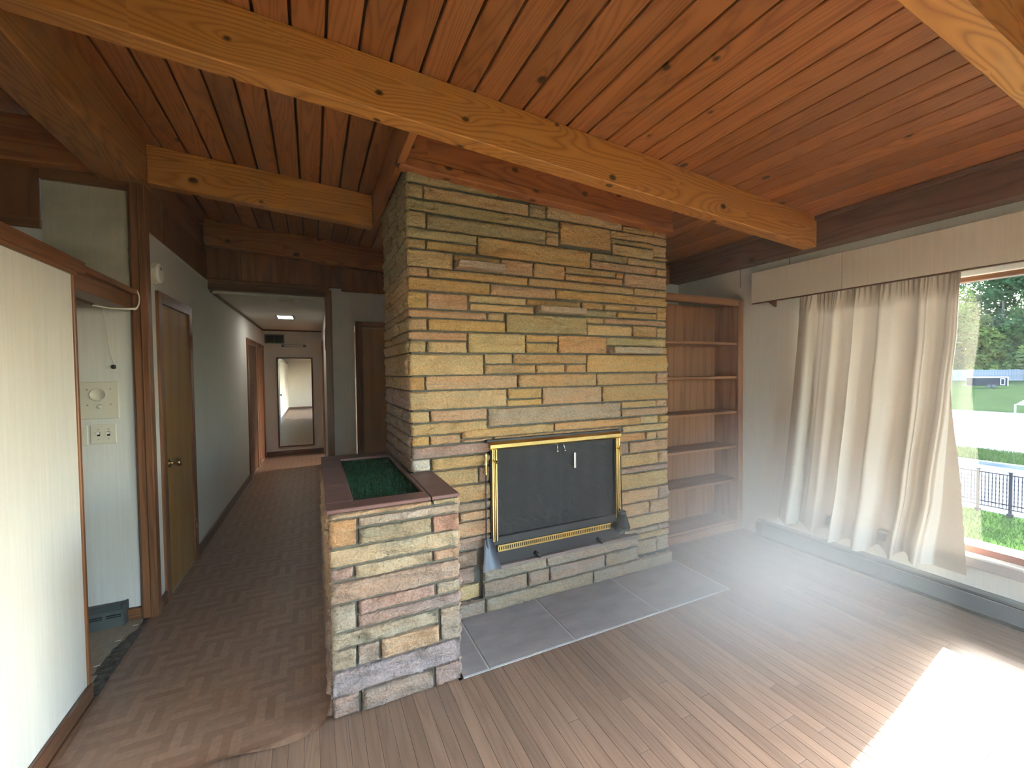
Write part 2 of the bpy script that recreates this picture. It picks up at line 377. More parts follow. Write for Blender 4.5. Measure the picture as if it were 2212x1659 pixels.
def tag(o, label=None, cat=None, group=None, kind=None):
    if label: o['label'] = label
    if cat: o['category'] = cat
    if group: o['group'] = group
    if kind: o['kind'] = kind
    return o
def thing(name, label, cat, loc, group=None):
    o = bpy.data.objects.new(name, None); C.objects.link(o); o.location = loc; o['_w'] = tuple(loc); o.empty_display_size = 0.05
    return tag(o, label, cat, group)
def struct(name, loc=(0, 0, 0)):
    o = bpy.data.objects.new(name, None); C.objects.link(o); o.location = loc; o['_w'] = tuple(loc); o.empty_display_size = 0.05; o['kind'] = 'structure'; return o
def part(name, mat, parent, *boxes, bev=0.0, org=None, smooth=False):
    m = MB()
    for b in boxes: m.box(b[0], b[1], bev)
    return m.build(name, mat, parent, org, smooth)
def dup(o, parent, delta):
    c = o.copy(); C.objects.link(c); c.parent = parent; c.location = o.location + Vector(delta); c['_w'] = tuple(Vector(o['_w']) + Vector(delta)); return c

def ceil(x): return 2.940 - 0.0673 * x          # underside of the plank ceiling
XW = 3.70                                        # window wall face
def xl(y): return -0.925 + 0.0185 * (y - 3.4)    # hall left wall face

# ------------------------------------------------------------------ floor
fl = struct('floor')
part('subfloor', DARKBASE, fl, ((-3.6, -3.1, -0.12), (3.95, 9.6, -0.022)))
BW = 0.0572
me_cache = {}
def board(x0, y0, y1, name='oak_board'):
    L = round((y1 - y0) / 0.05) * 0.05
    if L not in me_cache:
        m = MB(); m.box((0.0004, 0.0005, -0.02), (BW - 0.0004, L - 0.0005, 0.0), 0.0009)
        o = m.build('oak_board', OAK, fl, (0, 0, 0)); me_cache[L] = o.data; o.location = (x0, y0, 0); return o
    o = bpy.data.objects.new('oak_board', me_cache[L]); C.objects.link(o); o.parent = fl; o.location = (x0, y0, 0); return o
rb = random.Random(3)
far_m = MB()
nb = 0
for i in range(82):
    x0 = -0.98 + i * BW
    ytop = 2.02 if x0 + BW < 0.06 else (2.02 if x0 + BW < .66 else (1.96 if x0 + BW < 2.60 else 2.68))
    if x0 > XW - 0.02: break
    y = ytop
    stop = 0.5 if x0 > 1.5 else 0.75
    while y > stop:
        L = round(rb.uniform(0.45, 1.5) / 0.05) * 0.05
        L = max(0.3, L); L = min(L, math.ceil((y - 0.2) / 0.05) * 0.05)
        board(x0, y - L, y); nb += 1; y -= L
    while y > -3.0:
        L = rb.uniform(0.6, 1.6); y2 = max(y - L, -3.05)
        far_m.box((x0 + 0.0004, y2 + 0.0005, -0.02), (x0 + BW - 0.0004, y - 0.0005, 0.0)); y = y2
tag(far_m.build('oak_boards_beyond', OAK, fl), kind='stuff')

# printed sheet vinyl of the hall, with its curled torn front edge
def vinyl_sheet():
    m = MB(); nx, ny = 40, 4
    front = lambda x: 1.938 + (0.0 if x > -0.33 else -0.02) + 0.012 * math.sin(x * 9) + (0.02 if -0.40 < x < -0.34 else 0) + (0.03 if x > 0.0 else 0)
    xs = [-0.985 + (0.045 + 0.985) * i / nx for i in range(nx + 1)]
    rows = []
    for k, dy in enumerate((0.0, 0.03, 0.09, 0.6)):
        z = (0.012, 0.007, 0.0035, 0.003)[k]
        rows.append([m.bm.verts.new((x, front(x) + dy, z * (1 + (0.9 * math.sin(x * 14) if k == 0 else 0)))) for x in xs])
    rows.append([m.bm.verts.new((x, 9.05, 0.003)) for x in xs])
    for a, b in zip(rows, rows[1:]):
        for i in range(nx): m.bm.faces.new((a[i], a[i + 1], b[i + 1], b[i]))
    m.box((0.04, 3.30, -0.02), (2.6, 9.05, 0.003)); m.box((-0.985, 2.0, -0.02), (0.04, 9.05, 0.001))
    m.box((2.6, 2.68, -0.02), (3.72, 9.05, 0.0015))
    return m.build('vinyl_sheet', VINYL, fl)
vinyl_sheet()
part('kitchen_vinyl', KVINYL, fl, ((-3.5, -3.0, -0.02), (-1.085, 3.42, 0.002)), ((-1.085, 2.62, -0.02), (-0.985, 3.42, 0.0015)))
m = MB(); ru = random.Random(5); n = 26; A = []; B = []
for i in range(n + 1):
    y = 2.615 + (3.33 - 2.615) * i / n
    wv = 0.052 * math.sin(PI * min(1, i / n * 1.15 + 0.05)) + ru.uniform(-.008, .008)
    A.append(m.bm.verts.new((-1.005 - wv + 0.02 * i / n, y, 0.006))); B.append(m.bm.verts.new((-0.955 + ru.uniform(-.003, .003), y, 0.0065)))
for i in range(n): m.bm.faces.new((A[i], B[i], B[i + 1], A[i + 1]))
m.build('torn_underlay_strip', UNDERLAY, fl)
m = MB()
for i in range(9):
    y = 2.66 + i * 0.075
    if i in (2, 5, 7): continue
    w = 0.05 * math.sin(PI * min(1, (y - 2.615) / 0.715 * 1.1))
    m.box((-1.02 - w, y, 0.0065), (-1.005 - w + 0.012, y + 0.06, 0.011))
m.build('torn_vinyl_edge', KVINYL, fl)

# ------------------------------------------------------------------ ceiling of planks
ce = struct('ceiling')
PWD = 0.1332
def plank(x0, y0, y1):
    m = MB(); a, b = x0 + 0.006, x0 + PWD - 0.006; h = 0.03
    c = 0.004
    pr = [(a, y0, ceil(a) + c), (a + c, y0, ceil(a + c)), (b - c, y0, ceil(b - c)), (b, y0, ceil(b) + c), (b, y0, ceil(b) + h), (a, y0, ceil(a) + h)]
    m.prism(pr, (0, y1 - y0, 0))
    return m.build('plank', PLANK, ce, (x0, y0, ceil(x0)))
for k in range(-9, 26):
    plank(0.214 + PWD * k, -3.05, 3.47)
for k in range(-9, 6):
    plank(0.214 + PWD * k, 3.475, 5.0)
part('gable_board', DARKBASE, ce, ((-1.12, 3.46, 0), (-1.03, 5.06, 3.10)))
m = MB(); m.hexa([(-1.02, -3.1, ceil(-1.02) + .035), (3.95, -3.1, ceil(3.95) + .035), (3.95, 5.0, ceil(3.95) + .035), (-1.02, 5.0, ceil(-1.02) + .035),
        (-1.02, -3.1, ceil(-1.02) + .09), (3.95, -3.1, ceil(3.95) + .09), (3.95, 5.0, ceil(3.95) + .09), (-1.02, 5.0, ceil(-1.02) + .09)])
m.build('roof_deck', DARKBASE, ce)
for k in range(16):                                   # kitchen side, sloping down to the left
    x1 = -1.12 - PWD * k; x0 = x1 - PWD
    z = lambda x: 3.0 + 0.0673 * (x + 1.03)
    m = MB(); a, b = x0 + .0025, x1 - .0025
    m.prism([(a, -3.05, z(a) + .004), (a + .004, -3.05, z(a)), (b - .004, -3.05, z(b)), (b, -3.05, z(b) + .004), (b, -3.05, z(b) + .05), (a, -3.05, z(a) + .05)], (0, 6.5, 0))
    m.build('plank', PLANK, ce, (x0, -3.05, z(x0)))
m = MB(); m.hexa([(-3.6, -3.1, 2.885), (-0.9, -3.1, 3.065), (-0.9, 3.5, 3.065), (-3.6, 3.5, 2.885), (-3.6, -3.1, 2.95), (-0.9, -3.1, 3.13), (-0.9, 3.5, 3.13), (-3.6, 3.5, 2.95)])
m.build('roof_deck', DARKBASE, ce)
part('hall_ceiling_board', CEILW, ce, ((-0.99, 5.02, 2.36), (0.9, 9.1, 2.40)))
part('hall_ceiling_board', CEILW, ce, ((0.9, 5.02, 2.36), (3.9, 9.1, 2.40)))
m = MB(); m.prism([(xl(5.0) + 0.0, 5.02, 2.335), (xl(5.0) + 0.022, 5.02, 2.335), (xl(5.0) + 0.022, 5.02, 2.362), (xl(5.0), 5.02, 2.362)], (xl(9.0) - xl(5.0), 3.98, 0)); m.box((-0.85, 8.98, 2.335), (0.17, 9.0, 2.362)); m.build('cove_strip', DARKBASE, ce)

# ------------------------------------------------------------------ exposed beams
BG = 'exposed ceiling beams'
def xbeam(x0, x1, y0, d, label, w=0.09, mat=BEAMX, ov=0.0):
    m = MB(); t = ov
    m.hexa([(x0, y0, ceil(x0) - d), (x1, y0, ceil(x1) - d), (x1, y0 + w, ceil(x1) - d), (x0, y0 + w, ceil(x0) - d),
            (x0, y0, ceil(x0) + t), (x1, y0, ceil(x1) + t), (x1, y0 + w, ceil(x1) + t), (x0, y0 + w, ceil(x0) + t)], 0.004)
    o = m.build('ceiling_beam', mat, None, (x0, y0, ceil(x0) - d)); return tag(o, label, 'beam', BG)
xbeam(-0.93, 3.565, 1.965, 0.232, 'broad honey-coloured beam crossing the whole ceiling in front of the stone chimney', 0.10)
xbeam(-0.93, 0.448, 3.455, 0.245, 'reddish cross beam meeting the wall post, between chimney and hall doors')
xbeam(2.60, 3.565, 3.455, 0.245, 'dark beam end behind the chimney above the bookcase', mat=HEADX)
xbeam(-0.90, 2.6, 4.86, 0.24, 'dark red beam across the hall entrance, farthest from the window', mat=HEADX)
xbeam(-0.93, 3.565, 0.565, 0.232, 'pale beam nearest the camera at the top right corner', 0.095)
xbeam(-0.93, 3.565, -0.90, 0.232, 'beam behind the camera over the living room', 0.10)
m = MB(); m.box((-1.13, -3.0, 2.705), (-0.93, 3.545, 3.005), 0.005); tag(m.build('ridge_beam', BEAMY, None, (-1.13, -3.0, 2.705)), 'thick brown ridge beam running over the cream partition to the post', 'beam', BG)
m = MB(); m.box((-1.0, 3.55, 2.705), (-0.93, 5.04, 2.97), 0.004); tag(m.build('ridge_beam', HEADY, None, (-1.0, 3.55, 2.705)), 'slim dark beam above the panelled strip over the hall door', 'beam', BG)
m = MB(); m.box((3.565, -3.0, 2.470), (3.72, 5.0, ceil(3.565) - 0.002), 0.004); tag(m.build('window_beam', SHADEBEAM, None, (3.565, -3.0, 2.47)), 'beam with shade in its colour running along the top of the window wall', 'beam', BG)
m = MB(); m.box((3.535, -3.0, ceil(3.54) - .035), (3.565, 5.0, ceil(3.54) - .002), 0.003); m.build('trim_1', SHADEBEAM, None, (3.53, -3, 2.7))['kind'] = 'structure'
m = MB(); m.hexa([(-3.5, 3.27, 2.60), (-1.13, 3.27, 2.73), (-1.13, 3.36, 2.73), (-3.5, 3.36, 2.60), (-3.5, 3.27, 2.84), (-1.13, 3.27, 2.985), (-1.13, 3.36, 2.985), (-3.5, 3.36, 2.84)], 0.004)
tag(m.build('ceiling_beam', HEADX, None, (-3.5, 3.27, 2.6)), 'shadowed beam over the kitchen wall at the left edge', 'beam', BG)

# ------------------------------------------------------------------ walls
# left partition and its timber rail
w = struct('wall_left'); part('wall_board', WALL, w, ((-1.075, -3.05, 0), (-0.98, 2.585, 2.0)))
t2 = struct('trim_2')
part('end_cap', TRIMZ, t2, ((-1.082, 2.585, 0.0), (-0.972, 2.607, 2.0)), bev=0.003, org=(-1.03, 2.59, 0))
part('cap_rail', TRIMY, t2, ((-1.10, -3.05, 2.002), (-0.955, 2.66, 2.058)), bev=0.003, org=(-1.0, 0, 2.0))
part('bed_strip', TRIMY, t2, ((-1.09, -3.05, 1.985), (-0.965, 2.607, 2.003)), bev=0.002, org=(-1.0, 0.5, 2.0))
b = struct('baseboard_left'); part('base_strip', DARKBASE, b, ((-0.98, -3.05, 0), (-0.962, 2.60, 0.085)), bev=0.003); part('shoe_strip', DARKBASE, b, ((-0.962, -3.05, 0), (-0.948, 2.60, 0.02)), bev=0.004)
# header across the kitchen opening
oh = struct('trim_3')
part('header_cap', TRIMY, oh, ((-1.09, 2.66, 2.018), (-0.962, 3.335, 2.048)), bev=0.002, org=(-1.0, 2.7, 2.0))
part('header_board', TRIMY, oh, ((-1.09, 2.61, 1.930), (-0.985, 3.30, 2.018)), bev=0.003, org=(-1.0, 2.9, 2.0))
part('header_end', TRIMZ, oh, ((-1.08, 3.30, 1.94), (-0.995, 3.33, 2.016)), bev=0.002, org=(-1.0, 3.3, 2.0))
m = MB(); m.box((-1.17, 2.61, 1.918), (-1.10, 3.16, 1.932), .002); m.box((-1.17, 2.61, 1.932), (-1.16, 3.16, 2.0)); m.build('light_trough', DARKBASE, oh, (-1.1, 2.61, 1.9))
# kitchen wall
kw = struct('wall_kitchen'); part('wall_board', WALL, kw, ((-3.5, 3.37, 0), (-1.385, 3.45, 2.30)), ((-1.385, 3.37, 0), (-0.99, 3.45, 2.72)))
for i in range(3): part('panel', PANELZ, kw, ((-1.39 - 0.42 * (i + 1), 3.36, 2.43), (-1.392 - 0.42 * i, 3.45, 2.735)), bev=0.002, org=(-1.4 - .42 * i, 3.36, 2.43))
part('wall_board', WALL, kw, ((-3.5, 3.372, 2.28), (-1.385, 3.45, 2.43)))
part('panel_rail', TRIMX, kw, ((-3.5, 3.345, 2.375), (-1.39, 3.372, 2.43)), bev=0.002, org=(-2, 3.35, 2.4))
part('top_trim', TRIMX, kw, ((-1.385, 3.342, 2.655), (-0.99, 3.372, 2.73)), bev=0.002, org=(-1.2, 3.35, 2.7))
V = MB(); rp = random.Random(11)
def lap(u, v):
    x = -1.388 + (0.397) * u
    if u > 0.97: x += rp.uniform(-.006, .004) - (0.012 if 0.35 < v < .6 else 0)
    z = 1.93 + 0.725 * v + (0.0)
    y = 3.364 - 0.006 * math.exp(-((v - 0.62 + 0.05 * u) / 0.03) ** 2) - (0.008 * max(0, (u - .93) / .07) if 0.2 < v < .75 else 0)
    return (x, y, z)
V.grid(lap, 24, 30); V.build('lapped_wallpaper', WALL2, kw, (-1.2, 3.36, 2.3), True)
kb = struct('baseboard_kitchen'); part('base_strip', TRIMX, kb, ((-1.09, 3.352, 0), (-0.99, 3.37, 0.075)), bev=0.003, org=(-1.05, 3.36, 0)); part('base_strip', TRIMX, kb, ((-3.5, 3.352, 0), (-1.35, 3.37, 0.075)), bev=0.003, org=(-2, 3.36, 0))
part('wall_board', WALL, struct('wall_kitchen_far'), ((-3.55, -3.05, 0), (-3.5, 3.45, 2.95)))
# post
po = struct('trim_4')
part('post_board', TRIMZ, po, ((-0.99, 3.335, 0.0), (-0.95, 3.50, 2.705)), bev=0.003, org=(-0.98, 3.34, 0))
part('post_casing', TRIMZ, po, ((-0.952, 3.325, 0.0), (-0.912, 3.40, 2.70)), bev=0.006, org=(-0.93, 3.33, 0.5))
part('post_casing', DARKBASE, po, ((-1.0, 3.34, 0.0), (-0.985, 3.37, 2.70)), bev=0.003, org=(-0.99, 3.33, 1.5))
# hall left wall (turns very slightly inwards)
hw = struct('wall_hall_left')
def lwall(name, mat, par, y0, y1, z0, z1, t0=0.0, t1=-0.10, bev=0.0, org=None):
    m = MB(); m.hexa([(xl(y0) + t1, y0, z0), (xl(y0) + t0, y0, z0), (xl(y1) + t0, y1, z0), (xl(y1) + t1, y1, z0), (xl(y0) + t1, y0, z1), (xl(y0) + t0, y0, z1), (xl(y1) + t0, y1, z1), (xl(y1) + t1, y1, z1)], bev)
    return m.build(name, mat, par, org if org else (xl(y0), y0, z0))
lwall('wall_board', HALLW, hw, 3.40, 4.99, 0, 2.425); lwall('wall_board', HALLW, hw, 4.99, 9.0, 0, 2.37)
lwall('paper_lip', HALLW, hw, 3.40, 4.99, 2.415, 2.432, 0.006, 0.0)
for i, (a, c) in enumerate(((3.40, 3.70), (3.70, 4.12), (4.12, 4.55), (4.55, 4.99))): lwall('panel', PANELZ, hw, a + .002, c - .002, 2.426, 2.72, -0.004, -0.10, 0.002)
lwall('panel_batten', TRIMZ, hw, 3.69, 3.71, 2.43, 2.71, 0.004, -0.02)
hb = struct('baseboard_hall'); lwall('base_strip', DARKBASE, hb, 3.40, 3.50, 0, 0.085, 0.016, 0, 0.003); lwall('base_strip', DARKBASE, hb, 4.28, 7.10, 0, 0.085, 0.016, 0, 0.003)
part('base_strip', DARKBASEX, hb, ((-0.80, 8.982, 0), (0.17, 9.0, 0.085)), bev=0.003)
# hall doorway wall to the right of the entrance, panels above
hf = struct('wall_hall_front'); part('wall_board', WALL, hf, ((0.20, 4.97, 0), (0.425, 5.05, 2.45)), ((0.425, 4.97, 2.05), (1.31, 5.05, 2.45)), ((-1.1, 5.0, 2.44), (1.4, 5.06, 3.06)), ((-1.0, 5.025, 2.33), (.27, 5.06, 2.46)), ((1.31, 4.97, 0), (3.9, 5.05, 2.7)))
for i, (a, c) in enumerate(((-0.93, -0.62), (-0.62, 0.0), (0.0, 0.30), (0.30, 0.86), (0.86, 1.4))):
    part('panel', PANELZ, hf, ((a + .002, 4.955, 2.42 if a >= 0.29 else 2.455), (c - .002, 5.04, 2.80)), bev=0.002, org=(a, 4.95, 2.4))
part('panel_batten', TRIMZ, hf, ((-0.012, 4.945, 2.455), (0.012, 4.96, 2.70)), org=(0, 4.95, 2.4))
t5 = struct('trim_5')
part('head_moulding', TRIMX, t5, ((-0.905, 4.92, 2.415), (0.175, 4.965, 2.455)), bev=0.006, org=(-0.9, 4.93, 2.4)); part('head_board', DARKBASEX, t5, ((-0.90, 4.94, 2.355), (0.165, 5.03, 2.416)), bev=0.003, org=(-0.9, 4.93, 2.3))
part('jamb_post', TRIMZ, t5, ((0.135, 4.94, 0), (0.20, 5.05, 2.42)), bev=0.004, org=(0.15, 4.94, 0))
hr = struct('wall_hall_right'); part('wall_board', WALL, hr, ((0.17, 5.05, 0), (0.25, 7.75, 2.38)), ((0.17, 8.75, 0), (0.25, 9.0, 2.38)), ((0.17, 7.75, 2.06), (0.25, 8.75, 2.38)))
part('opening_casing', TRIMZ, t5, ((0.16, 7.70, 0), (0.262, 7.77, 2.07)), ((0.16, 8.73, 0), (0.262, 8.80, 2.07)), ((0.16, 7.70, 2.05), (0.262, 8.80, 2.11)), org=(0.2, 7.7, 0))
he = struct('wall_hall_end'); part('wall_board', WALL, he, ((-1.0, 9.0, 0), (3.9, 9.08, 2.4)))
part('wall_board', WALL, struct('wall_side_room'), ((2.6, 3.46, 0), (3.7, 3.56, 2.75)))
# window wall
ww = struct('wall_window')
part('wall_board', WALL, ww, ((XW, 2.10, 0), (XW + .16, 7.6, 2.60)), ((XW, -3.05, 2.13), (XW + .16, 2.10, 2.62)), ((XW, -3.05, 0), (XW + .16, 2.10, 0.28)), ((XW, -3.05, .28), (XW + .16, -1.0, 2.13)),
     ((XW, 7.6, 1.9), (XW + .16, 9.1, 2.6)), ((XW, 7.6, 0), (XW + .16, 9.1, 0.9)), ((XW, 8.7, .9), (XW + .16, 9.1, 1.9)), ((XW, 7.6, .9), (XW + .16, 7.9, 1.9)))
part('paper_seam', DARKHOLE, ww, ((XW - .0012, 2.708, 2.30), (XW + .001, 2.712, 2.47)), ((XW - .0012, 2.248, 2.36), (XW + .001, 2.252, 2.47)), org=(XW, 2.7, 2.3))
wb = struct('wall_behind'); part('wall_board', WALL, wb, ((-1.08, -3.12, 0), (0.6, -3.05, 3.1)), ((0.6, -3.12, 0), (3.86, -3.05, 0.12)), ((0.6, -3.12, 2.35), (3.86, -3.05, 2.96)), ((3.5, -3.12, .3), (3.86, -3.05, 2.2)), ((-3.6, -3.12, 0), (-1.08, -3.05, 3.1)))
part('base_strip', DARKBASEX, struct('baseboard_behind'), ((-0.98, -3.05, 0), (0.9, -3.032, 0.085)), bev=0.003)
# windows
def window(name, y0, y1, mull):
    s = struct(name)
    part('head_trim', WHITEF, s, ((XW - .012, y0, 2.085), (XW + .05, y1, 2.135)), bev=0.002)
    part('head_rail', TRIMY, s, ((XW + .02, y0, 2.055), (XW + .09, y1, 2.086)), bev=0.002)
    part('sill_board', WHITEF, s, ((XW - .03, y0, 0.335), (XW + .06, y1, 0.352)), bev=0.003)
    part('sill_apron', GREYF, s, ((XW - .022, y0, 0.275), (XW + .004, y1, 0.335)), bev=0.002)
    part('sash_rail', REDF, s, ((XW + .03, y0, 0.352), (XW + .09, y1, 0.395)), bev=0.003)
    part('outer_sill', WHITEF, s, ((XW + .09, y0, 0.34), (XW + .20, y1, 0.39)), bev=0.003)
    for k in mull: part('mullion', WHITEF, s, ((XW + .02, k - .03, 0.35), (XW + .09, k + .03, 2.09)), bev=0.003)
    ks = sorted(mull)
    for a, c in zip(ks, ks[1:]): part('glass_pane', GLASS, s, ((XW + .058, a + .03, 0.39), (XW + .062, c - .03, 2.06)))
    return s
window('window_1', -1.0, 2.10, (-0.97, 0.45, 2.07))
s2 = struct('unseen_window')  # unseen window behind the camera, made large to fill the room with light
for q in (((.6, -3.11, .12), (3.5, -3.06, .17)), ((.6, -3.11, 2.30), (3.5, -3.06, 2.35)), ((.6, -3.11, .17), (.65, -3.06, 2.30)), ((3.45, -3.11, .17), (3.5, -3.06, 2.30)), ((2.03, -3.11, .17), (2.07, -3.06, 2.30))): part('frame_bar', WHITEF, s2, q)
part('glass_pane', GLASS, s2, ((0.65, -3.086, .17), (2.03, -3.082, 2.30))); part('glass_pane', GLASS, s2, ((2.07, -3.086, .17), (3.45, -3.082, 2.30)))

# ------------------------------------------------------------------ stones
def rock(par, O, U, N, u0, u1, z0, z1, color, proud=0.0, thick=0.05, gap=0.0045, rough=0.021, seed=0):
    """one quarried block: rough front grid, rounded arrises, sides running back into the mortar"""
    O, U, N = Vector(O), Vector(U), Vector(N); u0 += gap; u1 -= gap; z0 += gap; z1 -= gap
    L, Hh = u1 - u0, z1 - z0
    nu = max(4, min(30, int(L / 0.022))); nv = max(3, min(9, int(Hh / 0.013)))
    m = MB(); e = min(0.008, Hh * 0.2)
    us = [0, e / L] + [i / nu for i in range(1, nu)] + [1 - e / L, 1]; vs_ = [0, e / Hh] + [j / nv for j in range(1, nv)] + [1 - e / Hh, 1]
    us = sorted(set(us)); vs_ = sorted(set(vs_)); q = Vector((seed * 3.7, seed * 1.3, 0))
    V = []
    for j, v in enumerate(vs_):
        row = []
        for i, u in enumerate(us):
            a, z = u0 + u * L, z0 + v * Hh
            edge = i in (0, len(us) - 1) or j in (0, len(vs_) - 1)
            n1 = noise.noise(Vector((a * 7, z * 17, seed * 2.1))); n2 = noise.noise(Vector((a * 26, z * 40, seed * 5.3 + 9)))
            n3 = noise.noise(Vector((a * 2.5 + 4, z * 60, seed)))
            n4 = noise.noise(Vector((a * 9 + 31, z * 24 + seed, seed * 1.7))); n5 = noise.noise(Vector((a * 55, z * 90, seed)))
            d = proud + rough * (0.7 * n1 + 0.5 * n2 + 0.45 * n3 + 0.45 * (math.floor(n4 * 3.2) / 2.2) + 0.25 * n5)
            if edge:
                d = proud - 0.008 + 0.006 * n2
                jit = 0.0034 * noise.noise(Vector((a * 40, z * 40, seed + 3)))
                a += jit; z += 0.0032 * noise.noise(Vector((a * 30, z * 40, seed + 13)))
            row.append(m.bm.verts.new(O + U * a + Vector((0, 0, z)) + N * d))
        V.append(row)
    nI, nJ = len(us), len(vs_)
    for j in range(nJ - 1):
        for i in range(nI - 1): m.bm.faces.new((V[j][i], V[j][i + 1], V[j + 1][i + 1], V[j + 1][i]))
    rim = [V[0][i] for i in range(nI)] + [V[j][nI - 1] for j in range(1, nJ)] + [V[nJ - 1][i] for i in range(nI - 2, -1, -1)] + [V[j][0] for j in range(nJ - 2, 0, -1)]
    back = [m.bm.verts.new(r.co - N * ((r.co - O).dot(N) + thick)) for r in rim]
    for i in range(len(rim)):
        k = (i + 1) % len(rim); m.bm.faces.new((rim[i], back[i], back[k], rim[k]))
    o = m.build('stone', STONE, par, O + U * u0 + Vector((0, 0, z0)))
    nfr = (nI - 1) * (nJ - 1)
    for i, f in enumerate(o.data.polygons): f.use_smooth = i < nfr
    o.color = (*color, 1); return o
TAN, BUFF, GOLD = (0.52, 0.395, 0.225), (0.57, 0.46, 0.28), (0.56, 0.40, 0.195)
PINK, GREEN, RUST = (0.53, 0.385, 0.265), (0.42, 0.37, 0.225), (0.53, 0.35, 0.19)
CREAM, MAUVE, GREYS, WHITES = (0.56, 0.47, 0.355), (0.40, 0.315, 0.275), (0.425, 0.362, 0.285), (0.66, 0.64, 0.60)
rc = random.Random(21)
def vary(c, k=0.07):
    f = 1 + rc.uniform(-k, k); return tuple(max(0, x * f * (1 + rc.uniform(-.035, .035))) for x in c)
def pal(*ws):
    cs = [c for c, n in ws for _ in range(n)]; return vary(rc.choice(cs))
def hue(z):
    if z > 2.33: return pal((GREEN, 3), (TAN, 3), (BUFF, 3), (GOLD, 1))
    if z > 1.62: return pal((TAN, 3), (GOLD, 4), (BUFF, 3), (PINK, 2), (GREEN, 1), (RUST, 1))
    if z > 1.10: return pal((TAN, 3), (BUFF, 3), (PINK, 3), (GOLD, 2), (RUST, 1))
    if z > 0.3: return pal((PINK, 4), (MAUVE, 3), (TAN, 2), (RUST, 1), (BUFF, 1))
    return pal((GREYS, 3), (MAUVE, 2), (BUFF, 1), (TAN, 1))

